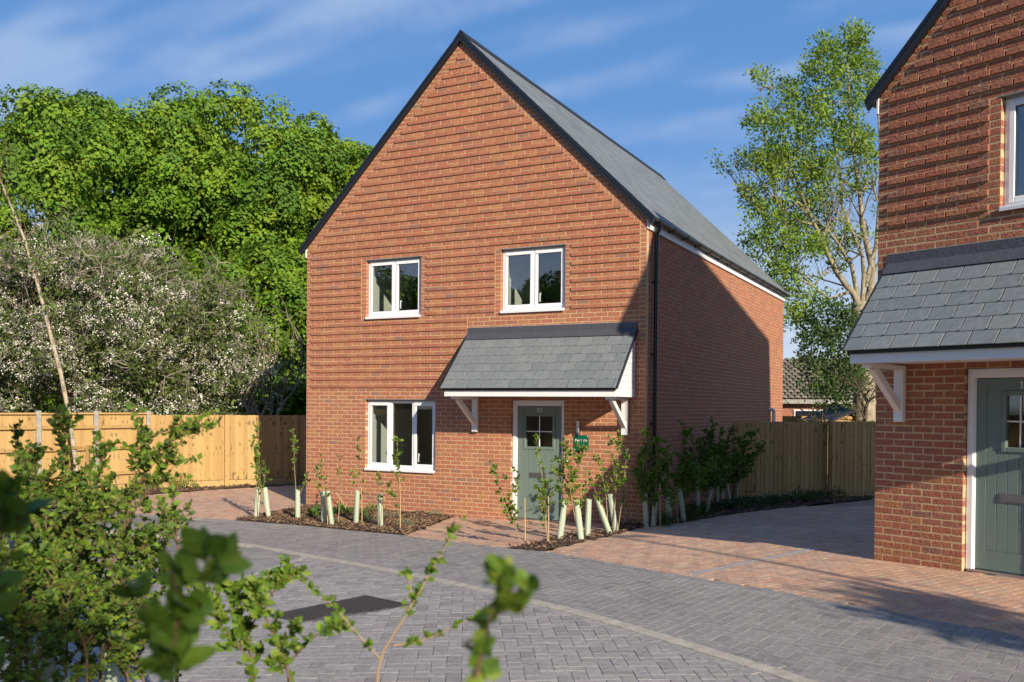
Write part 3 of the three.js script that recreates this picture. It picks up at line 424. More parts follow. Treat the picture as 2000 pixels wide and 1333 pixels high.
function roofAndTrim(house, S) {
  const { W, D, eave, apex } = S, sl = (apex - eave) / (W / 2), ang = Math.atan(sl), off = 0.14, rf = (x) => eave + off + sl * Math.min(x, W - x), ov = 0.13, len = Math.hypot(W / 2 + ov, sl * (W / 2 + ov));
  const roof = grp(house, 'roof'), zf = 0.06, depth = D + 0.12, ex = 0.2, sw = 0.25, rows = Math.floor(len / ex), cols = Math.ceil(depth / sw);
  for (const side of [0, 1]) {
    const s = new THREE.Shape([[-ov, rf(0) - sl * ov - 0.012], [W / 2, rf(W / 2) - 0.012], [W / 2, rf(W / 2) - 0.1], [-ov, rf(0) - sl * ov - 0.06]].map((p) => new THREE.Vector2(side ? W - p[0] : p[0], p[1])));
    part(roof, 'roof_deck', uvm(new THREE.ExtrudeGeometry(s, { depth: depth - 0.02, bevelEnabled: false }).translate(0, 0, zf - depth + 0.01)), MT.blackMatt);
  }
  const geos = [0, 1, 2].map((k) => slab(sw - 0.011, ex * 1.5, 0.006, 0.001, 0.001, k * 0.4, k * 0.3)), MM = [[], [], []], CC = [[], [], []];
  for (const side of [0, 1]) for (let r = 0; r < rows; r++) for (let c = 0; c <= cols; c++) {
    const z = zf - (c + (r % 2 ? 0.5 : 0)) * sw, a = Math.min(zf, z + sw / 2), b = Math.max(zf - depth, z - sw / 2); if (a - b < 0.04) continue;
    const t = Math.min((r + 0.75) * ex, len - 0.16), x = -ov + Math.cos(ang) * t, y = rf(0) - sl * ov + Math.sin(ang) * t + 0.008, g = (r + c) % 3;
    const m = new THREE.Matrix4().makeTranslation(side ? W - x : x, y, (a + b) / 2).multiply(new THREE.Matrix4().makeRotationY(side ? Math.PI / 2 : -Math.PI / 2)).multiply(new THREE.Matrix4().makeRotationX(-(Math.PI / 2 - ang) - 0.034)).multiply(new THREE.Matrix4().makeRotationZ(rr(-0.003, 0.003))).multiply(new THREE.Matrix4().makeScale((a - b) / sw, 1, 1));
    MM[g].push(m); CC[g].push(jitter(slateCols[Math.floor(rnd() * 5)], 0.13));
  }
  MM.forEach((m, g) => inst(roof, 'slates', geos[g], MT.slate, m, CC[g]));
  const nr = Math.ceil(depth / 0.45); for (let k = 0; k < nr; k++) { const za = zf - k * depth / nr, zb = zf - (k + 1) * depth / nr, y = rf(W / 2) + 0.005, hw = 0.13; const s = new THREE.Shape([[-hw, -hw * sl], [0, 0.028], [hw, -hw * sl], [hw + 0.008, -hw * sl + 0.022], [0, 0.052], [-hw - 0.008, -hw * sl + 0.022]].map((p) => new THREE.Vector2(...p))); part(roof, 'ridge_tile', uvm(new THREE.ExtrudeGeometry(s, { depth: za - zb - 0.006, bevelEnabled: false }).translate(W / 2, y + (k % 2) * 0.002, zb)), MT.blackMatt); }
  // black verge boards on the gable and white eaves with black gutters
  for (const side of [0, 1]) { const s = new THREE.Shape([[-ov + 0.02, eave - sl * ov - 0.005 + 0.02 * sl], [W / 2, apex - 0.005], [W / 2, rf(W / 2) + 0.012], [-ov - 0.02, rf(0) - sl * (ov + 0.02) + 0.012]].map((p) => new THREE.Vector2(side ? W - p[0] : p[0], p[1]))); part(house, 'bargeboard', uvm(new THREE.ExtrudeGeometry(s, { depth: 0.05, bevelEnabled: true, bevelThickness: 0.004, bevelSize: 0.003, bevelSegments: 1 }).translate(0, 0, 0.016)), MT.black); part(house, 'verge_strip', uvm(new THREE.ExtrudeGeometry(new THREE.Shape([[-ov, rf(0) - sl * ov - 0.055], [W / 2 + 0.0, rf(W / 2) - 0.055], [W / 2, rf(W / 2) - 0.042], [-ov, rf(0) - sl * ov - 0.042]].map((p) => new THREE.Vector2(side ? W - p[0] : p[0], p[1]))), { depth: 0.012, bevelEnabled: false }).translate(0, 0, 0.07)), MT.black); }
  for (const side of S.sides) {
    const X = (x) => (side ? W + x : -x), a = Math.min(X(0.004), X(0.03)), b = Math.max(X(0.004), X(0.03));
    part(house, 'fascia', bx(a, b, eave - 0.175, eave + 0.03, -D, 0.012, 0.003), MT.white);
    const gs = new THREE.Shape(); gs.absarc(0, 0, 0.056, Math.PI, 2 * Math.PI, false); gs.lineTo(0.049, 0); gs.absarc(0, 0, 0.049, 2 * Math.PI, Math.PI, true); gs.closePath();
    const gx = X(0.03 + 0.062), gyy = eave + 0.0; const gt = grp(house, 'gutter');
    part(gt, 'channel', uvm(new THREE.ExtrudeGeometry(gs, { depth: D + 0.02, bevelEnabled: false, curveSegments: 10 }).translate(gx, gyy, -D)), MT.black);
    const cap = new THREE.Shape(); cap.absarc(0, 0, 0.058, Math.PI, 2 * Math.PI, false); cap.closePath();
    for (const z of [0.018, -D - 0.005]) part(gt, 'end_cap', uvm(new THREE.ExtrudeGeometry(cap, { depth: 0.012, bevelEnabled: false }).translate(gx, gyy, z)), MT.black);
    for (let z = -0.25; z > -D; z -= 0.8) part(gt, 'gutter_bracket', merge([bx(Math.min(X(0.03), X(0.05)), Math.max(X(0.03), X(0.05)), gyy - 0.075, gyy + 0.01, z - 0.02, z + 0.02, 0.003), uvm(new THREE.TorusGeometry(0.06, 0.006, 5, 10, Math.PI).rotateZ(Math.PI).translate(gx, gyy, z))]), MT.black);
  }
}
function houseGroup(name, label, pos, turn) { return thing(name, label, 'house', pos, turn); }
const gableRuns = (S) => (k, a, b, odd) => { // bond and proud courses; a, b is the clear length of this course
  const q = BR / 2, proud = odd && k >= S.kProud && k < S.kEnd;
  if (k < S.kProud) return [[a, b, false, mod(k, 2) === 0]];
  const out = [], inner = S.inner(k, a, b); let x = a;
  for (const [p, r] of inner) { if (p - x > 0.012) out.push([x, p, false, p - x < 0.16]); out.push([p, r, proud, !odd]); x = r; }
  if (b - x > 0.012) out.push([x, b, false, b - x < 0.16 || !odd]);
  return out;
};
// ---- the brick house at the end of the lane
const mainHouse = houseGroup('brick_house', 'red brick gabled house with slate roof, green door numbered 12 and two upstairs windows', [HM[0], 0, HM[1]], -th1);
{
  const W = 7.08, D = 11.4, C = 0.074, h0 = 2.128, eave = 5.11, apex = 8.60, sl = (apex - eave) / (W / 2), B = (n) => n * BR - 0.005;
  const oLow = { x0: B(6.5), x1: B(13.5), y0: h0 - 18 * C, y1: h0 }, oUL = { x0: B(6.5), x1: B(12), y0: h0 + 21 * C, y1: h0 + 36 * C }, oUR = { x0: B(19.5), x1: B(25), y0: h0 + 21 * C, y1: h0 + 36 * C }, oDoor = { x0: B(20.5), x1: B(25), y0: -1, y1: h0 };
  const openings = [oLow, oUL, oUR, oDoor];
  mainHouse.updateMatrixWorld(true);
  const wall = part(mainHouse, 'front_wall', wallSheet([[0.004, -0.25], [W - 0.004, -0.25], [W - 0.004, eave], [W / 2, apex - 0.004], [0.004, eave]], openings.map((o) => ({ ...o, y0: Math.max(o.y0, -0.2) })), -0.103, -0.003), MT.mortar);
  const S = { C, h0, base: -0.2, top: apex, proud: 0.0205, single: 300, geo: brickGeo, mats: MT.bricks, instMat: MT.brick, openings, toWorld: mainHouse.matrixWorld, kProud: 3, kEnd: 200,
    span: (y) => (y < eave ? [0, W] : [(y - eave) / sl, W - (y - eave) / sl]),
    inner: (k, a, b) => { // clear lengths between quoins
      const q = BR / 2, gap = h0 + (k + 0.5) * C > eave ? 0.2 : q, r = [[a, b]];
      if (k < 21) { if (a > 0.05 || b < W - 0.05) return []; return [[q, B(16.5)]]; }
      const inW = k >= 21 && k < 36; if (!inW) return b - a > 0.5 ? [[a + gap, b - gap]] : [];
      const l = a < 0.05 ? q : q, rr2 = q; return b - a > 0.4 ? [[a + l, b - rr2]] : [];
    } };
  S.runs = gableRuns(S);
  layBricks(mainHouse, wall, S);
  // right-hand side wall, seen receding, and the plain walls out of sight
  const side = part(mainHouse, 'side_wall', uvm(new THREE.BoxGeometry(0.1, eave + 0.2, D - 0.11).translate(W - 0.0555, (eave - 0.3) / 2, -D / 2 - 0.055)), MT.mortar);
  const sideG = grp(mainHouse, 'side_brickwork'); sideG.position.set(W, 0, -0.105); sideG.rotation.y = Math.PI / 2; mainHouse.updateMatrixWorld(true);
  const flue = { x0: 0, x1: 0, y0: 0, y1: 0 };
  layBricks(mainHouse, sideG, { C, h0, base: -0.2, top: eave, proud: 0, single: 0, geo: brickGeo, mats: MT.bricks, instMat: MT.brick, openings: [flue], toWorld: sideG.matrixWorld, span: () => [0, D - 0.105], runs: (k, a, b, odd) => [[a, b, false, odd]] });
  part(mainHouse, 'rear_wall', merge([bx(0.02, W - 0.02, -0.3, eave, -D + 0.0, -D + 0.1, 0), bx(0.005, 0.1, -0.3, eave, -D, -0.105, 0), uvm(new THREE.ExtrudeGeometry(new THREE.Shape([[0, eave], [W, eave], [W / 2, apex]].map((p) => new THREE.Vector2(...p))), { depth: 0.1, bevelEnabled: false }).translate(0, 0, -D))]), MT.bricks[0]);
  roofAndTrim(mainHouse, { W, D, eave, apex, sides: [0, 1] });
  const th = (a, b, o) => { const w = (o.x1 - o.x0); return [o.x0 + w * a, o.x0 + w * b]; };
  const two = (o) => { const m = (o.x0 + o.x1) / 2; return [{ x0: o.x0, x1: m, opens: true }, { x0: m, x1: o.x1, opens: true, handle: true }]; };
  windowUnit(mainHouse, oUL, two(oUL)); windowUnit(mainHouse, oUR, two(oUR));
  const w = oLow.x1 - oLow.x0; windowUnit(mainHouse, oLow, [{ x0: oLow.x0, x1: oLow.x0 + w * 0.335, opens: true }, { x0: oLow.x0 + w * 0.335, x1: oLow.x0 + w * 0.665 }, { x0: oLow.x0 + w * 0.665, x1: oLow.x1, opens: true, handle: true }]);
  doorUnit(mainHouse, { ...oDoor, y0: 0 }, '12');
  canopy(mainHouse, { x0: 3.72, x1: 6.93, yTop: 3.30, yBot: 2.325, d: 0.93, rows: 6, lead: 0.16, up: 0.12, sw: 0.262, fh: 0.1, brackets: [3.9, 6.74] });
  // downpipe on the side wall
  const pz = -0.31, px = W + 0.06, pipe = grp(mainHouse, 'downpipe');
  part(pipe, 'pipe', tube([V3(px, 0.05, pz), V3(px, 4.80, pz), V3(px + 0.0, 4.86, pz), V3(px + 0.03, 4.97, pz)], [0.034, 0.034, 0.034, 0.034], 12), MT.black);
  for (const y of [0.9, 1.75, 2.9, 4.1]) { part(pipe, 'pipe_clip', merge([uvm(new THREE.CylinderGeometry(0.039, 0.039, 0.03, 12).translate(px, y, pz)), bx(W, px, y - 0.015, y + 0.015, pz - 0.05, pz + 0.05, 0.003)]), MT.black); }
  part(pipe, 'outlet', uvm(new THREE.CylinderGeometry(0.05, 0.04, 0.1, 12).translate(W + 0.092, 4.99, pz)), MT.black);
  part(mainHouse, 'flue_pipe', merge([tube([V3(W + 0.0, 1.98, -9.6), V3(W + 0.1, 1.98, -9.6), V3(W + 0.13, 1.95, -9.6), V3(W + 0.13, 0.9, -9.6)], [0.045, 0.045, 0.045, 0.045], 10)]), MT.white);
}
// ---- the near house at the right
const rBase = gy(...HR);
const sideHouse = houseGroup('brick_house', 'rough red brick house at the near corner with a green door and slate canopy', [HR[0], rBase, HR[1]], -th2);
{
  const W = 7.08, D = 7.3, C = 0.0768, h0 = 2.15, eave = 5.24, apex = 8.80, sl = (apex - eave) / (W / 2), B = (n) => n * BR - 0.005;
  const oUp = { x0: B(6), x1: B(11.5), y0: h0 + 21 * C, y1: h0 + 36 * C }, oDoor = { x0: B(4.5), x1: B(9), y0: -1, y1: h0 }, oUp2 = { x0: B(19.5), x1: B(25), y0: h0 + 21 * C, y1: h0 + 36 * C }, oLow = { x0: B(18), x1: B(25), y0: h0 - 18 * C, y1: h0 };
  const openings = [oUp, oUp2, oLow, oDoor]; sideHouse.updateMatrixWorld(true);
  const wall = part(sideHouse, 'front_wall', wallSheet([[0.004, -0.25], [W - 0.004, -0.25], [W - 0.004, eave], [W / 2, apex - 0.004], [0.004, eave]], openings.map((o) => ({ ...o, y0: Math.max(o.y0, -0.2) })), -0.103, -0.003), MT.mortar);
  const S = { C, h0, base: -0.2, top: apex, proud: 0.025, single: 300, geo: roughGeo, mats: MT.roughBricks, instMat: MT.roughBrick, openings, toWorld: sideHouse.matrixWorld, kProud: 21, kEnd: 200,
    span: (y) => (y < eave ? [0, W] : [(y - eave) / sl, W - (y - eave) / sl]),
    inner: (k, a, b) => { const q = BR / 2, gap = h0 + (k + 0.5) * C > eave ? 0.16 : q; if (b - a < 0.4) return []; return k >= 21 && k < 36 ? [[a + q, b - q]] : [[a + gap, b - gap]]; } };
  S.runs = gableRuns(S); layBricks(sideHouse, wall, S);
  part(sideHouse, 'side_wall', merge([bx(0.002, 0.1, -0.3, eave, -D, -0.105, 0), bx(W - 0.1, W, -0.3, eave, -D, -0.105, 0), bx(0.1, W - 0.1, -0.3, eave, -D, -D + 0.1, 0), uvm(new THREE.ExtrudeGeometry(new THREE.Shape([[0, eave], [W, eave], [W / 2, apex]].map((p) => new THREE.Vector2(...p))), { depth: 0.1, bevelEnabled: false }).translate(0, 0, -D))]), MT.roughBricks[0]);
  roofAndTrim(sideHouse, { W, D, eave, apex, sides: [0, 1] });
  const two = (o) => { const m = (o.x0 + o.x1) / 2; return [{ x0: o.x0, x1: m, opens: true }, { x0: m, x1: o.x1, opens: true, handle: true }]; };
  windowUnit(sideHouse, oUp, two(oUp)); windowUnit(sideHouse, oUp2, two(oUp2)); windowUnit(sideHouse, oLow, two(oLow)); doorUnit(sideHouse, { ...oDoor, y0: 0 }, '14', [0.36, 0.66], 0.05);
  canopy(sideHouse, { x0: 0.13, x1: 3.2, yTop: 3.33, yBot: 2.345, d: 0.86, rows: 6, lead: 0.17, up: 0.12, sw: 0.262, fh: 0.1, brackets: [0.31, 3.0] });
}
// ---- small things fixed to the walls
{
  const onWall = (u, y, z = 0) => { const [x, zz] = wallM(u, -z); return [x, y, zz]; };
  const lamp = thing('wall_lamp', 'slim steel cylinder wall lamp above the green for sale board', 'lamp', onWall(5.915, 1.66), -th1);
  part(lamp, 'back_plate', bx(-0.03, 0.03, -0.06, 0.06, 0.003, 0.012, 0.002), MT.steel);
  part(lamp, 'body', uvm(new THREE.CylinderGeometry(0.034, 0.034, 0.2, 16).translate(0, 0.02, 0.06)), MT.steel); part(lamp, 'sensor', uvm(new THREE.CylinderGeometry(0.022, 0.026, 0.045, 12).translate(0, -0.1, 0.055)), MT.gasket);
  part(lamp, 'arm', bx(-0.012, 0.012, -0.02, 0.02, 0.01, 0.04, 0), MT.steel);
  const sg = thing('sale_sign', 'small green For Sale board with white letters beside the front door', 'sign', onWall(5.952, 1.408), -th1);
  part(sg, 'board', bx(-0.135, 0.135, -0.131, 0.131, 0.006, 0.014, 0.002), mat(lin(0.0, 0.105, 0.05), 0.4));
  part(sg, 'lettering', textGeo('For Sale', 0.042, fontSans, 0.0015).translate(0, 0.045, 0.0145), MT.white);
  for (const [a, b] of [[-1, 1], [1, 1], [1, -1], [-1, -1]]) part(sg, 'screw_cap', uvm(new THREE.CylinderGeometry(0.009, 0.009, 0.005, 10).rotateX(Math.PI / 2).translate(a * 0.118, b * 0.114, 0.0165)), MT.white);
  const bell = thing('door_bell', 'tiny white door bell push on the brick beside the green door', 'bell', onWall(5.69, 1.10), -th1);
  part(bell, 'housing', bx(-0.016, 0.016, -0.034, 0.034, 0.003, 0.02, 0.004), MT.white); part(bell, 'button', uvm(new THREE.CylinderGeometry(0.008, 0.008, 0.006, 10).rotateX(Math.PI / 2).translate(0, -0.008, 0.022)), MT.steel);
}
// ------------------------------------------------------------------ fences
const boardGeo = [0, 1, 2, 3, 4, 5, 6, 7, 8].map((k) => uvm(new THREE.ExtrudeGeometry(new THREE.Shape([[-0.055, 0.004], [0.055, 0.012], [0.055, 0.022], [-0.055, 0.010]].map((p) => new THREE.Vector2(...p))), { depth: 1.6, bevelEnabled: false }).rotateX(-Math.PI / 2), k * 0.371, k * 1.37));
function fence(name, label, a, b, o) { // runs from a to b; boards on the side the left hand points to when o.front
  const L = Math.hypot(b[0] - a[0], b[1] - a[1]), ang = -Math.atan2(b[1] - a[1], b[0] - a[0]), y0 = o.y ?? 0, t = thing(name, label, 'fence', [a[0], y0, a[1]], ang, o.group);
  const hgt = o.h, n = Math.floor(L / 0.1), mats = o.mats, f = o.flip ? -1 : 1, step = L / n;
  for (let k = 0; k < n; k++) { const m = part(t, 'board', boardGeo[Math.floor(rnd() * 9)], mats[Math.floor(rnd() * mats.length)]); m.position.set((k + 0.5) * step, 0.16, f * 0.028 + (k % 2) * 0.002); m.scale.set(step / 0.1, (hgt - 0.18 + rr(-0.004, 0.004)) / 1.6, f); }
  for (let x = 0; x <= L + 0.01; x += o.bay) { const xe = Math.min(x, L); part(t, 'post', o.concrete ? bx(xe - 0.05, xe + 0.05, -0.1, hgt + 0.06, -0.05, 0.05, 0.012) : bx(xe - 0.05, xe + 0.05, -0.1, hgt - 0.01, o.postFront ? f * 0.05 - 0.05 : -0.1, o.postFront ? f * 0.05 + 0.05 : 0.0, 0.006), o.concrete ? MT.concrete : mats[0]); }
  for (const y of [0.42, 1.0, hgt - 0.3]) { const nb = Math.max(1, Math.round(L / o.bay)); for (let k = 0; k < nb; k++) part(t, 'rail', bx(k * L / nb + 0.05, (k + 1) * L / nb - 0.05, y - 0.04, y + 0.04, -0.05 * (f > 0 ? 1 : 0) + (f > 0 ? 0 : 0.0) - 0.001, (f > 0 ? 0 : 0.05) + 0.001, 0.008), mats[2]); }
  part(t, 'gravel_board', bx(0.02, L - 0.02, 0.0, 0.15, -0.012, 0.018, 0.004), mats[1]);
  if (o.cap) part(t, 'capping_rail', bx(0, L, hgt - 0.02, hgt + 0.02, -0.035, 0.045, 0.006), mats[3]);
  return t;
}
fence('garden_fence', 'pale new timber fence with rails showing between concrete posts at the left boundary', F1a, F1b, { h: 1.78, bay: 1.25, concrete: true, mats: MT.fences, flip: true, cap: true });
fence('garden_fence', 'pale new closeboard fence running behind the left corner of the house', F1b, F2b, { h: 1.76, bay: 1.7, postFront: true, mats: MT.fences });
{ const p = wallM(7.1, 5.9), a = [p[0], p[1]], b = [7.02, -20.3], c = [7.08, -20.16], e = [12.5, -20.9]; const g = -0.02;
  fence('garden_fence', 'shaded closeboard fence joining the side wall of the house', a, b, { h: 1.76, bay: 1.9, y: g, mats: MT.fences });
  fence('garden_fence', 'shaded closeboard fence behind the near brick house', c, e, { h: 1.78, bay: 1.9, y: g, mats: MT.fences });
  fence('garden_fence', 'sunlit timber fence in the back gardens below the bungalow', [8.5, -32], [17, -31], { h: 1.78, bay: 1.9, y: -0.02, mats: MT.fences, flip: true }); }
fence('garden_fence', 'timber boundary fence across the lane facing the house windows', [-11.6, -3.2], [-12.6, -15.5], { h: 1.85, bay: 1.9, y: 0.05, mats: MT.fences });

// ------------------------------------------------------------------ leaves and plants
function leafGeo(len, wid, fold = 0.25, n = 1) { // one folded pointed leaf lying along +y
  const P = [], w = wid / 2, z = fold * w; const rows = [[0, 0], [0.28, 0.85], [0.58, 1], [0.85, 0.5], [1, 0]];
  for (let i = 0; i < rows.length - 1; i++) { const [t0, a] = rows[i], [t1, b] = rows[i + 1], c0 = -0.12 * len * t0 * t0, c1 = -0.12 * len * t1 * t1; for (const s of [-1, 1]) { const q = [[0, t0 * len, c0], [s * w * a, t0 * len, c0 + z * a], [s * w * b, t1 * len, c1 + z * b], [0, t1 * len, c1]]; if (s > 0) P.push(...q[0], ...q[1], ...q[2], ...q[0], ...q[2], ...q[3]); else P.push(...q[0], ...q[2], ...q[1], ...q[0], ...q[3], ...q[2]); } }
  const g = new THREE.BufferGeometry(); g.setAttribute('position', new THREE.Float32BufferAttribute(P, 3)); g.computeVertexNormals(); g.setAttribute('uv', new THREE.Float32BufferAttribute(new Float32Array(P.length / 3 * 2), 2)); return g;
}
function leafQuad(len, wid) { const P = [0, 0, 0, wid / 2, len * 0.5, wid * 0.12, 0, len, 0, 0, 0, 0, 0, len, 0, -wid / 2, len * 0.5, wid * 0.12]; const g = new THREE.BufferGeometry(); g.setAttribute('position', new THREE.Float32BufferAttribute(P, 3)); g.computeVertexNormals(); g.setAttribute('uv', new THREE.Float32BufferAttribute(new Float32Array(12), 2)); return g; }
function sprig(n, len, wid, spread, up = 0.3) { // a tuft of leaves round a point
  const out = []; for (let k = 0; k < n; k++) { const d = V3(rr(-1, 1), rr(-1, 1) + up, rr(-1, 1)).normalize(), s = rr(0.7, 1.15), m = new THREE.Matrix4().compose(V3(d.x, d.y, d.z).multiplyScalar(rr(0.15, 1) * spread).add(V3(rr(-1, 1), rr(-1, 1), rr(-1, 1)).multiplyScalar(spread * 0.4)), new THREE.Quaternion().setFromUnitVectors(V3(0, 1, 0), d).multiply(new THREE.Quaternion().setFromAxisAngle(V3(0, 1, 0), rr(0, 6.28))), V3(s, s, s)); out.push(leafQuad(len, wid).applyMatrix4(m)); } return merge(out);
}
const randQ = () => new THREE.Quaternion().setFromEuler(new THREE.Euler(rr(-0.9, 0.9), rr(0, 6.28), rr(-0.9, 0.9)));
function branchTree(base, dir, len, rad, depth, o, out, tips) { // recursive limbs; collects tube geometry and twig ends
  const n = 5, pts = [], rs = []; let p = base.clone(), d = dir.clone();
  for (let i = 0; i <= n; i++) { pts.push(p.clone()); rs.push(rad * (1 - (1 - o.taper) * i / n)); d.add(V3(rr(-1, 1), rr(-0.6, 1) * 0.6 + o.lift, rr(-1, 1)).multiplyScalar(o.wander)).normalize(); p = p.clone().addScaledVector(d, len / n); }
  out.push(tube(pts, rs, depth > 2 ? 8 : depth > 0 ? 5 : 4));
  if (depth === 0) { tips.push(p, pts[3], pts[2]); return; }
  if (depth <= 2) tips.push(pts[4]);
  const k = Math.round(rr(o.kids[0], o.kids[1]));
  for (let i = 0; i < k; i++) { const at = i === 0 ? n : Math.min(n, 2 + Math.floor(rnd() * (n - 1))), a = rr(0, 6.28), s = i === 0 ? 0.25 : rr(o.angle[0], o.angle[1]); const side = V3(Math.cos(a), 0, Math.sin(a)); const nd = d.clone().multiplyScalar(Math.cos(s)).addScaledVector(side.addScaledVector(d, -side.dot(d)).normalize(), Math.sin(s)).normalize(); branchTree(pts[at], nd, len * rr(o.shrink[0], o.shrink[1]), rs[at] * (i === 0 ? 0.85 : 0.62), depth - 1, o, out, tips); }
}
function crownInstances(centers, perCenter, spread, geos, cols, size = [0.8, 1.25]) {
  const MM = geos.map(() => []), CC = geos.map(() => []);
  for (const c of centers) for (let k = 0; k < perCenter; k++) { const g = Math.floor(rnd() * geos.length), v = V3(rr(-1, 1), rr(-1, 1), rr(-1, 1)); if (v.lengthSq() > 1) v.normalize(); const s = rr(...size); MM[g].push(new THREE.Matrix4().compose(V3(c.x + v.x * spread, c.y + v.y * spread * 0.8, c.z + v.z * spread), randQ(), V3(s, s, s))); CC[g].push(jitter(cols[Math.floor(rnd() * cols.length)], 0.22)); }
  return { MM, CC };
}
const addCrown = (t, name, geos, { MM, CC }, m = MT.leaf) => geos.forEach((g, i) => MM[i].length && inst(t, name, g, m, MM[i], CC[i]));
const oakCols = [[0.125, 0.235, 0.012], [0.10, 0.20, 0.012], [0.16, 0.265, 0.013], [0.08, 0.16, 0.012], [0.175, 0.26, 0.018]].map((c) => lin(...c));
// a pad of leaves lying roughly flat, face along +y, so that a bough shades as one rounded mass
function pad(n, len, wid, spread) { const out = []; for (let k = 0; k < n; k++) { const a = rr(0, 6.28), q = Math.sqrt(rnd()) * spread, m = new THREE.Matrix4().compose(V3(Math.cos(a) * q, rr(-0.3, 0.3) * spread, Math.sin(a) * q), new THREE.Quaternion().setFromEuler(new THREE.Euler(-Math.PI / 2 + rr(-0.7, 0.7), 0, 0)).premultiply(new THREE.Quaternion().setFromAxisAngle(V3(0, 1, 0), rr(0, 6.28))), V3(1, 1, 1).multiplyScalar(rr(0.7, 1.2))); out.push(leafQuad(len, wid).applyMatrix4(m)); } return merge(out); }
const oakSprigs = [0, 1, 2, 3].map(() => pad(16, 0.155, 0.115, 0.28));
// oak crown: boughs carry rounded clumps; each clump is a shell of leaf sprays
function oak(name, label, base, H, R, seed, dens = 1, group) {
  seedState = seed; const t = thing(name, label, 'tree', [base.x, base.y, base.z], 0, group), out = [], tips = [];
  branchTree(V3(0, -0.2, 0), V3(0.05, 1, 0.02).normalize(), H * 0.26, H * 0.028, 4, { taper: 0.72, lift: 0.08, wander: 0.22, kids: [3, 4], angle: [0.5, 1.0], shrink: [0.62, 0.8] }, out, tips);
  part(t, 'trunk', merge(out), MT.bark);
  const cen = []; const n = Math.round(215 * dens);
  for (let k = 0; k < n; k++) { const th = rr(0, 6.28), v = rr(-0.9, 1), q = Math.sqrt(1 - Math.min(0.98, v * v)); const lump = 0.80 + 0.3 * vnoise(th * 1.6 + seed, v * 2.5, 7); const rad = k % 4 === 0 ? rr(0.4, 0.75) : lump; cen.push(V3(Math.cos(th) * q * R * rad, H * 0.56 + v * H * 0.43 * rad, Math.sin(th) * q * R * rad)); }
  for (const p of tips) if (rnd() < 0.3) cen.push(p);
  const MM = oakSprigs.map(() => []), CC = oakSprigs.map(() => []), up = V3(0, 1, 0);
  for (const c of cen) { const cr = rr(0.75, 1.4) * R / 6, tone = oakCols[Math.floor(rnd() * 5)]; for (let k = 0; k < 52; k++) { const d = V3(rr(-1, 1), rr(-0.7, 1), rr(-1, 1)).normalize(), r = cr * rr(0.72, 1.05) * (0.85 + 0.3 * vnoise(d.x * 2.5 + c.x, d.y * 2.5 + d.z * 2, 5)), g = k % 4, s = rr(0.8, 1.25), f = d.clone().addScaledVector(up, 0.35).add(V3(rr(-0.4, 0.4), rr(-0.4, 0.4), rr(-0.4, 0.4))).normalize(); MM[g].push(new THREE.Matrix4().compose(V3(c.x + d.x * r, c.y + d.y * r * 0.8, c.z + d.z * r), new THREE.Quaternion().setFromUnitVectors(up, f).multiply(new THREE.Quaternion().setFromAxisAngle(up, rr(0, 6.28))), V3(s, s, s))); CC[g].push(jitter(rnd() < 0.65 ? tone : oakCols[Math.floor(rnd() * 5)], 0.14)); } }
  addCrown(t, 'crown', oakSprigs, { MM, CC }, MT.oakLeaf); return t;
}
const P3 = (px, Z, y = -0.1) => { const p = atDepth(px, 800, Z); return V3(p.x, y, p.z); };
oak('oak_tree', 'broad bright green oak rising highest behind the blossoming hawthorn', P3(215, 36), 13.6, 6.6, 11, 1.15);
oak('oak_tree', 'broad bright green oak crowding the left verge of the house roof', P3(480, 37), 14.0, 5.6, 23, 1.1);
oak('oak_tree', 'smaller green oak half hidden behind the roof of the house', P3(672, 38), 12.6, 4.4, 37);
oak('oak_tree', 'low dense green oak at the far end of the left fence', P3(-60, 40), 10.0, 5.2, 41);
oak('oak_tree', 'dark green undergrowth oak filling the gap above the closeboard fence', P3(540, 31), 7.0, 3.6, 43, 0.9);
oak('oak_tree', 'dark leafy oak low behind the hawthorn trunk', P3(330, 33), 6.5, 4.2, 47, 0.9);
oak('oak_tree', 'leafy oak outside the view that the upstairs panes mirror', V3(-15.5, 0, -9), 11.5, 4.2, 53, 0.055);
oak('oak_tree', 'tall oak outside the view mirrored beside its twin', V3(-17, 0, -1), 11.5, 4.4, 59, 0.06);
oak('oak_tree', 'big oak standing behind the photographer that shades the near whips', V3(-0.68, 0.3, 9.2), 12.0, 4.2, 61, 0.8);
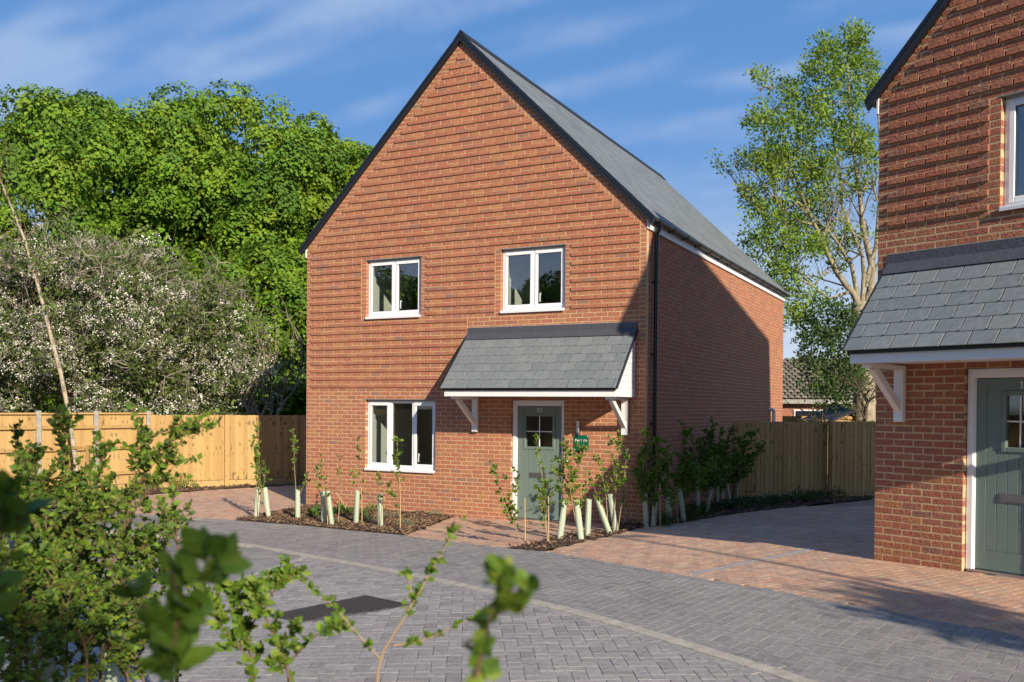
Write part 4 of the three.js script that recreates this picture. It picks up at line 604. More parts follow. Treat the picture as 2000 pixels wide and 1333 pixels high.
// ---- hawthorn in blossom
{
  seedState = 77; const b = P3(232, 25.5), t = thing('hawthorn_tree', 'sprawling grey twigged hawthorn covered with white blossom behind the fence', 'tree', [b.x, 0, b.z]), out = [], tips = [];
  for (const [dx, dz, l] of [[-0.8, 0.1, 2.0], [0.7, 0.2, 2.0], [0.1, 0.1, 2.1], [-0.35, 0.35, 2.0], [1.1, 0.0, 1.8], [-1.25, 0.1, 2.0]]) branchTree(V3(0, 0.9, 0), V3(dx, 1, dz).normalize(), l, 0.10, 5, { taper: 0.7, lift: 0.03, wander: 0.3, kids: [2, 3], angle: [0.5, 1.1], shrink: [0.66, 0.86] }, out, tips);
  out.push(tube([V3(-0.25, -0.2, 0), V3(-0.1, 0.5, 0), V3(0, 0.95, 0)], [0.2, 0.16, 0.14], 8)); part(t, 'trunk', merge(out), MT.bark);
  // sprays in lumps over an uneven dome, with hollows left between them
  const lumps = []; for (let k = 0; k < 120; k++) { const th = rr(0, 6.28), v = rr(-0.8, 1), q = Math.sqrt(1 - v * v), r = k % 5 ? rr(0.78, 1.08) : rr(0.4, 0.7), x = Math.cos(th) * q * 4.5 * r - 0.4; lumps.push(V3(x, 3.7 - 0.2 * Math.max(0, x) + v * 2.7 * r, Math.sin(th) * q * 2.6 * r)); }
  const cen = []; for (const l of lumps) for (let k = 0; k < 8; k++) { const dd = V3(rr(-1, 1), rr(-0.6, 1), rr(-1, 1)).normalize().multiplyScalar(rr(0.35, 0.8)); cen.push(l.clone().add(dd)); }
  const twg = []; for (let k = 0; k < 3; k++) { const g = []; for (let j = 0; j < 6; j++) { const dd = V3(rr(-1, 1), rr(-0.5, 1), rr(-1, 1)).normalize(), ee = dd.clone().multiplyScalar(rr(0.25, 0.6)); g.push(tube([V3(0, 0, 0), ee.clone().multiplyScalar(0.5).add(V3(rr(-0.06, 0.06), rr(-0.06, 0.06), rr(-0.06, 0.06))), ee], [0.008, 0.005, 0.0025], 3)); } twg.push(merge(g)); }
  addCrown(t, 'twigs', twg, crownInstances(cen.filter((c) => c.y > 4.6 || rnd() < 0.45), 2, 0.4, twg, [lin(0.38, 0.33, 0.25), lin(0.30, 0.26, 0.2), lin(0.44, 0.38, 0.3)]), mat(lin(1, 1, 1), 0.9));
  const lf = [0, 1, 2].map(() => sprig(9, 0.10, 0.075, 0.17)); addCrown(t, 'crown', lf, crownInstances(cen, 6, 0.42, lf, [lin(0.13, 0.175, 0.04), lin(0.10, 0.14, 0.028), lin(0.16, 0.2, 0.05), lin(0.075, 0.115, 0.022)]));
  const fl = [0, 1, 2].map(() => sprig(10, 0.04, 0.042, 0.085)); addCrown(t, 'blossom', fl, crownInstances(cen.filter((c) => vnoise(c.x * 1.3 + 9, c.y * 1.6, 3) > (c.y > 5 ? 0.55 : 0.34)), 14, 0.48, fl, [lin(0.76, 0.73, 0.62), lin(0.68, 0.64, 0.53), lin(0.80, 0.76, 0.66)], [0.5, 1.2]), mat(lin(1, 1, 1), 0.8, { side: THREE.DoubleSide }));
}
// ---- bare twiggy shrub by the hawthorn
{ seedState = 83; const b = P3(505, 25), t = thing('bare_shrub', 'nearly leafless grey shrub with curling twigs right of the hawthorn', 'shrub', [b.x, 0, b.z]), out = [], tips = []; for (let k = 0; k < 6; k++) branchTree(V3(rr(-0.3, 0.3), 0.8, rr(-0.2, 0.2)), V3(rr(-0.7, 0.5), 1, rr(-0.3, 0.3)).normalize(), 1.5, 0.055, 4, { taper: 0.7, lift: 0.02, wander: 0.34, kids: [2, 3], angle: [0.4, 1.0], shrink: [0.62, 0.85] }, out, tips); part(t, 'branches', merge(out), MT.twig); const lf = [sprig(6, 0.09, 0.06, 0.14)]; addCrown(t, 'foliage', lf, crownInstances(tips.filter(() => rnd() < 0.35), 1, 0.2, lf, [lin(0.10, 0.15, 0.03)])); }
// ---- leaning birch sapling with its stakes
{
  const base = onGround(151, 976), at = (px, py) => atDepth(px, py, -base.z).sub(base), t = thing('birch_sapling', 'slender leaning white birch sapling tied to short stakes by the fence', 'tree', [base.x, base.y, base.z]);
  const pts = [[151, 978], [147, 900], [136, 820], [118, 730], [97, 650], [74, 560], [48, 470], [18, 396], [0, 352], [-40, 280]].map(([x, y]) => at(x, y)); pts[0].y = -0.05;
  part(t, 'trunk', tube(pts, [0.055, 0.05, 0.046, 0.042, 0.038, 0.034, 0.028, 0.02, 0.016, 0.006], 8), MT.birch); const out = [], tips = [];
  for (let i = 4; i < 9; i++) for (let k = 0; k < 3; k++) branchTree(pts[i], V3(rr(-0.7, 0.4), 1, rr(-0.5, 0.5)).normalize(), 0.5, 0.008, 1, { taper: 0.5, lift: 0.1, wander: 0.2, kids: [2, 3], angle: [0.3, 0.7], shrink: [0.5, 0.8] }, out, tips);
  part(t, 'twigs', merge(out), MT.stem); const lf = [sprig(5, 0.07, 0.05, 0.12)]; addCrown(t, 'foliage', lf, crownInstances(tips, 1, 0.1, lf, [lin(0.14, 0.2, 0.04)]));
  const st = thing('tree_stake', 'short timber stake and crossbar propping the birch sapling', 'stake', [base.x, base.y, base.z]); const s1 = onGround(171, 972).sub(base), top = at(171, 872);
  part(st, 'post', bx(s1.x - 0.035, s1.x + 0.035, -0.1, top.y, s1.z - 0.035, s1.z + 0.035, 0.006), MT.stake); part(st, 'post', bx(-0.25, -0.19, -0.1, top.y, -0.05, 0.01, 0.006), MT.stake); part(st, 'crossbar', bx(-0.3, s1.x + 0.1, top.y - 0.06, top.y, 0.04, 0.075, 0.006), MT.stake);
}
// ---- tall pale barked tree behind the near house
{
  seedState = 97; const Z = 29, b = P3(1690, Z), t = thing('maple_tree', 'tall airy tree with pale bare limbs rising behind the near house', 'tree', [b.x, 0, b.z]), out = [], tips = [], at = (px, py, dz = 0) => atDepth(px, py, Z + dz).sub(V3(b.x, 0, b.z));
  const limb = (pts, r0, r1) => { if (r0 < 0.3) { r0 *= 0.68; r1 *= 0.7; } const v = pts.map(([x, y, dz]) => at(x, y, dz || 0)); out.push(tube(v, v.map((_, i) => r0 + (r1 - r0) * i / (v.length - 1)), 9)); return v; };
  const o = { taper: 0.6, lift: 0.12, wander: 0.2, kids: [3, 4], angle: [0.35, 0.9], shrink: [0.55, 0.8] };
  const L = [limb([[1688, 830], [1688, 760], [1686, 700], [1680, 640], [1678, 590]], 0.36, 0.24), limb([[1678, 600], [1668, 575], [1655, 560], [1632, 528], [1606, 470], [1582, 420], [1570, 390], [1548, 330]], 0.17, 0.05), limb([[1680, 620], [1672, 560], [1664, 520], [1640, 480], [1622, 455], [1600, 380]], 0.13, 0.04), limb([[1684, 640], [1700, 570], [1706, 530], [1692, 470], [1684, 430], [1680, 380], [1668, 300], [1660, 200], [1655, 110]], 0.20, 0.03), limb([[1684, 600], [1688, 540], [1685, 500], [1660, 440], [1645, 400], [1640, 330], [1620, 230]], 0.12, 0.03), limb([[1690, 560], [1712, 480], [1718, 400], [1722, 300], [1712, 180]], 0.13, 0.03), limb([[1660, 570, 0], [1620, 585], [1590, 560], [1550, 540], [1510, 505]], 0.08, 0.025), limb([[1590, 440], [1555, 430], [1520, 400], [1500, 330], [1492, 240], [1488, 165]], 0.07, 0.015), limb([[1582, 420], [1560, 395], [1530, 410], [1490, 420], [1462, 380]], 0.06, 0.015)];
  for (const v of L.slice(1)) for (let i = 2; i < v.length; i++) { const hi = v[i].y > 9.5; for (let k = 0; k < 2; k++) branchTree(v[i], V3(rr(-0.9, 0.6), hi ? rr(-0.1, 0.35) : rr(0.2, 1), rr(-0.7, 0.7)).normalize(), hi ? 0.55 : 1.0, 0.03, 2, o, out, tips); }
  part(t, 'trunk', merge(out), MT.paleBark);
  const cl = [[1655, 110, 34], [1610, 160, 40], [1690, 130, 30], [1590, 130, 26], [1640, 210, 55], [1715, 170, 30], [1580, 230, 40], [1540, 190, 18], [1488, 150, 12], [1495, 235, 30], [1530, 270, 45], [1600, 300, 60], [1500, 320, 30], [1560, 350, 60], [1470, 380, 20], [1500, 420, 35], [1560, 440, 55], [1480, 470, 22], [1520, 500, 45], [1500, 560, 25], [1560, 570, 40], [1540, 620, 22], [1610, 90, 16], [1660, 70, 14], [1670, 260, 22], [1600, 480, 22]];
  const cen = []; for (const [x, y, r] of cl) for (let k = 0; k < Math.round(r * 0.5); k++) { const a = rr(0, 6.28), q = Math.sqrt(rnd()) * r * 1.05; cen.push(at(x + Math.cos(a) * q, y + Math.sin(a) * q * 0.8, rr(-1.6, 1.6))); }
  for (const p of tips) if (rnd() < 0.06) cen.push(p);
  const sp = [0, 1, 2].map(() => sprig(12, 0.135, 0.062, 0.20)); addCrown(t, 'crown', sp, crownInstances(cen, 4, 0.27, sp, [lin(0.21, 0.32, 0.02), lin(0.16, 0.27, 0.022), lin(0.24, 0.34, 0.03), lin(0.13, 0.22, 0.02)]));
}
{ // darker small tree in front of the bungalow
  seedState = 101; const Z = 27.5, b = P3(1640, Z), t = thing('plum_tree', 'dark dense small leaved tree over the bungalow roof', 'tree', [b.x, 0, b.z]), out = [], tips = []; branchTree(V3(0.9, 0, 0), V3(-0.15, 1, 0).normalize(), 1.5, 0.11, 4, { taper: 0.7, lift: 0.05, wander: 0.25, kids: [3, 4], angle: [0.5, 1.1], shrink: [0.6, 0.8] }, out, tips); part(t, 'trunk', merge(out), MT.bark);
  const cen = []; for (let k = 0; k < 190; k++) { const a = rr(0, 6.28), q = Math.sqrt(rnd()); cen.push(atDepth(1625 + Math.cos(a) * q * 72, 690 + Math.sin(a) * q * 105, Z + rr(-1.2, 1.2)).sub(V3(b.x, 0, b.z))); }
  const sp = [0, 1].map(() => sprig(10, 0.10, 0.065, 0.17)); addCrown(t, 'crown', sp, crownInstances(cen, 5, 0.30, sp, [lin(0.05, 0.10, 0.02), lin(0.07, 0.13, 0.025), lin(0.04, 0.08, 0.018), lin(0.10, 0.16, 0.03)]));
}
// ---- bungalow and shed behind the fence
{
  const c = P3(1600, 38, 0), t = thing('bungalow', 'low brick bungalow with brown tiled hipped roof behind the back gardens', 'house', [c.x, -0.1, c.z], -0.25), w = 5.2, d = 4;
  part(t, 'wall', bx(-w, w, 0, 2.35, -2 * d, 0, 0), MT.bricks[6]); part(t, 'fascia', bx(-w - 0.35, w + 0.35, 2.3, 2.48, 0.25, 0.35, 0), MT.concrete);
  const run = Math.hypot(d + 0.35, 1.9), ang = Math.atan2(1.9, d + 0.35), tg = uvm(new THREE.CylinderGeometry(0.14, 0.14, 0.36, 8, 1, true, -1.3, 2.6).rotateX(Math.PI / 2).rotateY(Math.PI)).rotateX(0), M = [], C = [];
  const hip = new THREE.BufferGeometry(); const e = w + 0.35, y0 = 2.45, y1 = 4.35, zf = 0.35, zb = -2 * d - 0.35, zr = -d; hip.setAttribute('position', new THREE.Float32BufferAttribute([-e, y0, zf, e, y0, zf, e - 3.6, y1, zr, -e, y0, zf, e - 3.6, y1, zr, -e + 3.6, y1, zr, -e, y0, zb, -e, y0, zf, -e + 3.6, y1, zr, e, y0, zf, e, y0, zb, e - 3.6, y1, zr, e, y0, zb, -e, y0, zb, -e + 3.6, y1, zr, e, y0, zb, -e + 3.6, y1, zr, e - 3.6, y1, zr], 3)); hip.computeVertexNormals(); part(t, 'roof', uvm(hip), mat(lin(0.16, 0.13, 0.09), 0.95));
  for (let r = 0; r < 15; r++) for (let k = 0; k < 44; k++) { const s = (r + 0.5) / 15, x = -e + (k + (r % 2) * 0.5) * 0.26, lim = e - 3.6 * s; if (Math.abs(x) > lim - 0.08) continue; M.push(M4(x, y0 + s * (y1 - y0) + 0.03, zf + s * (zr - zf), ang * 1.0 - 0.08, 0, 0, 1)); const b = rr(0.75, 1.25); C.push(lin(0.21 * b, 0.175 * b, 0.12 * b)); }
  inst(t, 'roof_tiles', uvm(new THREE.CylinderGeometry(0.12, 0.13, 0.36, 8, 1, true, -Math.PI / 2, Math.PI).rotateX(-Math.PI / 2).scale(1, 0.5, 1)), mat(lin(1, 1, 1), 0.95, { side: THREE.DoubleSide }), M, C);
  const wx = -3.2, win = grp(t, 'window'); for (const x of [-4.3, -1.0, 2.4]) { const o = grp(t, 'window'); part(o, 'frame', merge([bx(x, x + 1.5, 1.0, 1.06, 0.0, 0.05, 0), bx(x, x + 1.5, 2.0, 2.06, 0.0, 0.05, 0), bx(x, x + 0.06, 1.06, 2.0, 0.0, 0.05, 0), bx(x + 1.44, x + 1.5, 1.06, 2.0, 0.0, 0.05, 0)]), MT.white); part(o, 'pane', bx(x + 0.06, x + 1.44, 1.06, 2.0, 0.002, 0.012, 0), mat(lin(0.02, 0.025, 0.03), 0.05)); } t.remove(win);
  part(t, 'downpipe', tube([V3(0.95, 0, 0.07), V3(0.95, 2.2, 0.07), V3(0.95, 2.35, 0.28)], [0.04, 0.04, 0.04], 8), MT.white);
  const s = P3(1655, 30, 0), sh = thing('garden_shed', 'low garden shed with a dark felt roof behind the shaded fence', 'shed', [s.x, -0.1, s.z], 0.1); part(sh, 'walls', bx(-1.3, 1.3, 0, 1.75, -1, 1, 0.01), MT.fences[0]);
  part(sh, 'roof', uvm(new THREE.ExtrudeGeometry(new THREE.Shape([[-1.75, 1.42], [0, 2.12], [1.75, 1.42], [1.75, 1.48], [0, 2.18], [-1.75, 1.48]].map((p) => new THREE.Vector2(...p))), { depth: 2.3, bevelEnabled: false }).translate(0, 0, -1.15)), mat(lin(0.02, 0.025, 0.04), 0.85));
}
// ------------------------------------------------------------------ hedge whips, tree guards, bed plants
const leafA = [leafGeo(0.052, 0.036), leafGeo(0.044, 0.034, 0.35), leafGeo(0.06, 0.038, 0.15)];
const quadA = [leafQuad(0.056, 0.042), leafQuad(0.048, 0.04), leafQuad(0.064, 0.044)];
const whipCols = [[0.13, 0.23, 0.022], [0.17, 0.27, 0.025], [0.10, 0.19, 0.02], [0.21, 0.28, 0.03], [0.07, 0.13, 0.02], [0.15, 0.15, 0.03]];
const whipMats = whipCols.map(([r, g, b]) => leafMat(r, g, b, 0.32));
// stems: list of polylines in world space; leaves strung along them
function plantFrom(name, label, category, group, stems, o) {
  const b = (stems[0].root || stems[0][0]).clone(), t = thing(name, label, category, [b.x, b.y, b.z], 0, group), sg = [], spots = [];
  const addStem = (pts, r) => { const c = new THREE.CatmullRomCurve3(pts), n = Math.max(5, pts.length * 2), q = c.getPoints(n).map((p) => p.sub(b)); sg.push(tube(q, q.map((_, i) => Math.max(r * 0.22, r * (1 - 0.8 * i / n))), 5)); return c; };
  if (stems[0].root) { const q = [b, b.clone().lerp(stems[0][0], 0.5).add(V3(0.01, 0, 0.01)), stems[0][0]].map((p) => p.clone().sub(b)); sg.push(tube(q, [o.r * 1.2, o.r * 1.1, o.r], 6)); }
  stems.forEach((pts, si) => {
    const c = addStem(pts, o.r * (si ? 0.6 : 1)), L = c.getLength(), from = si ? 0.12 : o.from ?? 0.35;
    for (let k = 0; k < Math.round(L * o.twigs); k++) { // side twigs
      const u = rr(from, 0.97), p = c.getPoint(u), tan = c.getTangent(u), a = V3(rr(-1, 1), rr(-0.2, 0.9), rr(-1, 1)).normalize(), l = rr(0.3, 1) * o.twig * (1.15 - 0.6 * u), e = p.clone().addScaledVector(a, l).addScaledVector(tan, l * 0.5), m = p.clone().lerp(e, 0.5).add(V3(rr(-1, 1), rr(-0.5, 1), rr(-1, 1)).multiplyScalar(l * 0.12));
      addStem([p, m, e], o.r * 0.3); const tc = new THREE.CatmullRomCurve3([p, m, e]); for (let j = 0; j < Math.round(l * o.dens) + 2; j++) spots.push([tc.getPoint(rr(0.2, 1)), a]);
    }
    for (let k = 0; k < Math.round(L * o.dens * (1 - from)); k++) { const u = rr(from, 1); spots.push([c.getPoint(u), c.getTangent(u)]); }
  });
  part(t, 'stem', merge(sg), o.stemMat || MT.stem);
  const merged = [], sc = o.leaf / 0.052;
  spots.forEach(([p, d], i) => {
    const nl = o.tuft; for (let k = 0; k < nl; k++) {
      const dir = V3(rr(-1, 1), rr(-0.45, 1), rr(-1, 1)).normalize().addScaledVector(d, 0.4).normalize(), s = sc * rr(0.6, 1.2), q = new THREE.Quaternion().setFromUnitVectors(V3(0, 1, 0), dir).multiply(new THREE.Quaternion().setFromAxisAngle(V3(0, 1, 0), rr(0, 6.28))), pos = p.clone().sub(b);
      const idx = merged.length; if (t.children.length <= o.single) { const m = part(t, 'leaf', leafA[(i + k) % 3], whipMats[Math.floor(Math.pow(rnd(), 1.2) * (o.tones || 5))]); m.position.copy(pos); m.quaternion.copy(q); m.scale.setScalar(s); }
      else { const g = quadA[(i + k) % 3].clone().applyMatrix4(new THREE.Matrix4().compose(pos, q, V3(s, s, s))), c = whipCols[Math.floor(rnd() * (o.tones || 5))], f = rr(0.8, 1.2), col = new Float32Array(18); for (let v = 0; v < 6; v++) col.set([c[0] * f, c[1] * f, c[2] * f], v * 3); g.setAttribute('color', new THREE.BufferAttribute(col, 3)); merged.push(g); }
    }
  });
  if (merged.length) part(t, 'foliage', mergeGeometries(merged), MT.leafVC, 'stuff');
  return t;
}
MT.leafVC = leafMat(1, 1, 1, 0.32); MT.leafVC.vertexColors = true;
seedState = 4242;
function whip(bx0, by0, tx, ty, size, label, group, o = {}) {
  const b = onGround(bx0, by0), Z = -b.z, top = atDepth(tx, ty, Z + rr(-0.1, 0.1)), mid = b.clone().lerp(top, 0.5).add(V3(rr(-0.06, 0.06), 0, rr(-0.06, 0.06))), stems = [[b.clone().add(V3(0, -0.03, 0)), mid, top]];
  const H = top.y - b.y; for (let k = 0; k < (o.extra ?? 2); k++) { const s = b.clone().lerp(top, rr(0.1, 0.4)), e = s.clone().add(V3(rr(-0.28, 0.28) * size, H * rr(0.3, 0.6), rr(-0.2, 0.2) * size)); stems.push([s, s.clone().lerp(e, 0.5).add(V3(rr(-0.03, 0.03), 0, rr(-0.03, 0.03))), e]); }
  return plantFrom('hedge_sapling', label, 'sapling', group, stems, { r: 0.009, twigs: 8 * size, twig: 0.17 * size, dens: 22 * size, tuft: 2, leaf: 0.054, single: 0, stemMat: MT.stemPale, from: o.from ?? 0.38, ...o });
}
const gWin = 'saplings in the bed under the ground floor window', gCor = 'saplings in the corner bed', gSide = 'saplings along the shaded side wall';
for (const [a, b, c, d, s, e] of [[504, 1014, 506, 826, 1.0, 2], [522, 1012, 494, 850, 0.8, 1], [582, 1016, 572, 838, 0.8, 1], [634, 1024, 624, 888, 0.6, 1], [646, 1028, 640, 925, 0.5, 0], [696, 1024, 698, 850, 0.6, 2], [660, 1026, 664, 885, 0.45, 0], [742, 1034, 738, 920, 0.6, 0], [782, 1038, 775, 855, 1.05, 1]]) whip(a, b, c, d, s, 'thin leafy hedge sapling in the bark bed under the ground floor window', gWin, { extra: e, from: 0.5 });
whip(1022, 1064, 958, 898, 1.0, 'forked leafy sapling leaning left before the green door', undefined, { extra: 3, from: 0.3 });
whip(1070, 1062, 1046, 846, 0.85, 'crooked thin sapling standing before the green door', undefined, { extra: 4, from: 0.25 });
for (const [a, b, c, d, s, e] of [[1094, 1054, 1140, 862, 1.15, 2], [1132, 1054, 1108, 866, 1.2, 2], [1188, 1044, 1166, 882, 1.1, 1], [1198, 1040, 1210, 844, 1.0, 1], [1206, 1040, 1224, 880, 0.8, 1]]) whip(a, b, c, d, s, 'bright leafy sapling in the bark bed right of the green door', gCor, { extra: e, from: 0.42 });
for (const [a, b, c, d, s, e] of [[1262, 1030, 1262, 836, 1.2, 3], [1278, 1028, 1286, 850, 1.3, 3], [1308, 1026, 1300, 862, 1.1, 2], [1336, 1018, 1340, 838, 1.5, 3], [1363, 1004, 1352, 850, 1.3, 3], [1380, 1002, 1390, 815, 1.5, 3], [1400, 996, 1408, 842, 1.5, 3], [1412, 990, 1425, 838, 1.5, 3], [1424, 984, 1452, 850, 1.4, 3], [1437, 976, 1460, 860, 1.2, 2]]) whip(a, b, c, d, s * 1.35, 'dense dark leafy sapling in the shaded bed along the side wall', gSide, { extra: e, from: 0.22, tones: 3 });
// tree guards: split plastic tubes, and bamboo canes
function guard(bx0, by0, tx, ty, label, group) {
  const b = onGround(bx0, by0), Z = -b.z, top = atDepth(tx, ty, Z), h = b.distanceTo(top), g = thing('tree_guard', label, 'tree guard', [b.x, b.y, b.z], rr(0, 6.28), group); g.quaternion.setFromUnitVectors(V3(0, 1, 0), top.clone().sub(b).normalize()).multiply(new THREE.Quaternion().setFromAxisAngle(V3(0, 1, 0), rr(0, 6)));
  const R = 0.043, pts = []; for (let k = 0; k <= 14; k++) { const a = k / 14 * 6.0, r = R * (1 + 0.06 * Math.sin(a * 3)); pts.push([Math.cos(a) * r, Math.sin(a) * r]); }
  const P = []; for (let i = 0; i < 14; i++) for (const [y0, y1] of [[-0.02, h * 0.5], [h * 0.5, h]]) { const [x0, z0] = pts[i], [x1, z1] = pts[i + 1], f = (y) => 1 + 0.04 * Math.sin(y * 9); P.push(x0 * f(y0), y0, z0 * f(y0), x1 * f(y1), y1, z1 * f(y1), x1 * f(y0), y0, z1 * f(y0), x0 * f(y0), y0, z0 * f(y0), x0 * f(y1), y1, z0 * f(y1), x1 * f(y1), y1, z1 * f(y1)); }
  const geo = new THREE.BufferGeometry(); geo.setAttribute('position', new THREE.Float32BufferAttribute(P, 3)); geo.computeVertexNormals(); part(g, 'tube', uvm(geo), MT.guard); part(g, 'rim', uvm(new THREE.TorusGeometry(R * 1.03, 0.0035, 5, 16, 5.9).rotateX(Math.PI / 2).translate(0, h, 0)), MT.guard);
}
for (const a of [[500, 1013, 504, 955], [524, 1011, 517, 953], [581, 1016, 581, 957], [633, 1024, 630, 960], [648, 1028, 640, 960], [695, 1025, 698, 959], [743, 1033, 742, 965]]) guard(...a, 'pale green tree guard tube in the bed under the ground floor window', 'tree guards under the window');
for (const a of [[1093, 1054, 1104, 977], [1135, 1054, 1126, 978], [1147, 1048, 1150, 976], [1191, 1044, 1166, 974], [1203, 1039, 1192, 966]]) guard(...a, 'pale green tree guard tube in the bed right of the green door', 'tree guards by the door');
for (const a of [[1263, 1030, 1260, 966], [1277, 1028, 1282, 963], [1308, 1026, 1305, 956], [1336, 1019, 1327, 956], [1363, 1004, 1361, 935], [1379, 1002, 1390, 945], [1399, 996, 1401, 940], [1410, 991, 1409, 936], [1425, 984, 1417, 938], [1437, 975, 1441, 916]]) guard(...a, 'pale green tree guard tube in the shaded bed beside the house', 'tree guards along the side wall');
function cane(bx0, by0, tx, ty, label, group) { const b = onGround(bx0, by0), top = atDepth(tx, ty, -b.z), c = thing('bamboo_cane', label, 'cane', [b.x, b.y, b.z], 0, group), v = top.sub(b); part(c, 'rod', tube([V3(0, -0.05, 0), v.clone().multiplyScalar(0.5), v], [0.007, 0.0068, 0.006], 7), MT.cane); part(c, 'knots', merge([0.25, 0.5, 0.75].map((k) => uvm(new THREE.CylinderGeometry(0.009, 0.009, 0.008, 7).translate(v.x * k, v.y * k, v.z * k)))), MT.cane); }
for (const a of [[1026, 1063, 1025, 974], [1072, 1062, 1071, 970]]) cane(...a, 'straight bamboo cane beside a sapling before the green door', 'canes before the door');
for (const a of [[640, 1028, 637, 930], [707, 1026, 706, 952], [782, 1038, 781, 945]]) cane(...a, 'thin upright bamboo cane in the bed under the window', 'canes under the window');
cane(679, 996, 656, 962, 'short bamboo cane leaning against the house wall');
for (const a of [[1325, 1022, 1320, 950], [1290, 1030, 1289, 945]]) cane(...a, 'thin bamboo cane in the shaded corner bed', 'canes in the corner bed');
// low plants: mounds of small leaves, broad-leaved clumps and grassy tufts
function mound(px, py, r, h, cols, leaf, n, label, group, blade = false) {
  const b = onGround(px, py), t = thing(blade ? 'grass_tuft' : 'bed_plant', label, blade ? 'grass' : 'plant', [b.x, b.y, b.z], 0, group), gs = [];
  for (let k = 0; k < n; k++) { const a = rr(0, 6.28), q = Math.sqrt(rnd()), y = blade ? 0 : h * Math.sqrt(Math.max(0, 1 - q * q)) * rr(0.4, 1), d = V3(Math.cos(a) * q, blade ? rr(0.8, 1.6) : rr(0.2, 1.2), Math.sin(a) * q).normalize(), s = rr(0.7, 1.2), g = (blade ? leafGeo(h, 0.012) : leaf > 0.07 ? leafGeo(leaf, leaf * 0.62) : leafQuad(leaf, leaf * 0.55)).applyMatrix4(new THREE.Matrix4().compose(V3(Math.cos(a) * q * r * (blade ? 0.35 : 1), y, Math.sin(a) * q * r * (blade ? 0.35 : 1)), new THREE.Quaternion().setFromUnitVectors(V3(0, 1, 0), d).multiply(new THREE.Quaternion().setFromAxisAngle(V3(0, 1, 0), rr(0, 6.28))), V3(s, s, s))); const c = cols[Math.floor(rnd() * cols.length)], f = rr(0.8, 1.2), nv = g.attributes.position.count, col = new Float32Array(nv * 3); for (let v = 0; v < nv; v++) col.set([c[0] * f, c[1] * f, c[2] * f], v * 3); g.setAttribute('color', new THREE.BufferAttribute(col, 3)); gs.push(g); }
  part(t, 'foliage', mergeGeometries(gs), MT.leafVC);
}
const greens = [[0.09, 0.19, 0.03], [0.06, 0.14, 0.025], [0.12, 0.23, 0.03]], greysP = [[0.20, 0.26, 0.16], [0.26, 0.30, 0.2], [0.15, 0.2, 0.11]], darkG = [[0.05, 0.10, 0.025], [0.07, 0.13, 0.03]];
for (const [x, y] of [[622, 1010], [655, 1008]]) mound(x, y, 0.16, 0.16, greens, 0.12, 26, 'broad leaved green clump at the foot of the tree guards', 'broad leaved clumps');
for (const [x, y] of [[684, 1012], [727, 1004], [708, 1020]]) mound(x, y, 0.15, 0.2, greens, 0.04, 170, 'rounded small leaved green shrub in the bed below the window', 'rounded shrubs below the window');
for (const [x, y, r] of [[765, 1016, 0.22], [790, 1030, 0.16], [850, 1010, 0.13], [878, 1003, 0.12], [728, 1025, 0.12]]) mound(x, y, r, 0.14, greysP, 0.022, 240, 'low silvery grey green lavender mound in the bark bed', 'silvery mounds');
for (const [x, y] of [[140, 975], [165, 990], [265, 955], [282, 962], [345, 955], [380, 950]]) mound(x, y, 0.2, 0.42, [[0.22, 0.26, 0.04], [0.14, 0.2, 0.03]], 0.3, 60, 'yellow green grassy tuft at the foot of the pale fence', 'tufts along the fence', true);
for (const [x, y] of [[240, 972], [300, 958], [395, 950], [372, 956]]) mound(x, y, 0.18, 0.22, greens, 0.05, 110, 'small green plant in the strip along the pale fence', 'plants along the fence');
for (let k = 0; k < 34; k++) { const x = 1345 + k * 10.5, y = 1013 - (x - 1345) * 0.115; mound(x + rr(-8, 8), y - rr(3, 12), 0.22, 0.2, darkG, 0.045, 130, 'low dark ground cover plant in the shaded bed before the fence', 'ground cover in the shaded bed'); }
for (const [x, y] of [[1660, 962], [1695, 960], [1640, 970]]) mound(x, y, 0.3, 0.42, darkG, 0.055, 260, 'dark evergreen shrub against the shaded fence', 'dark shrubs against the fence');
for (const [x, y] of [[1302, 1028], [1345, 1018], [1375, 1010], [1575, 985]]) mound(x, y, 0.16, 0.26, [[0.09, 0.16, 0.02], [0.06, 0.11, 0.02]], 0.2, 70, 'green grass tuft in the shaded corner bed', 'grass tufts in the corner bed', true);

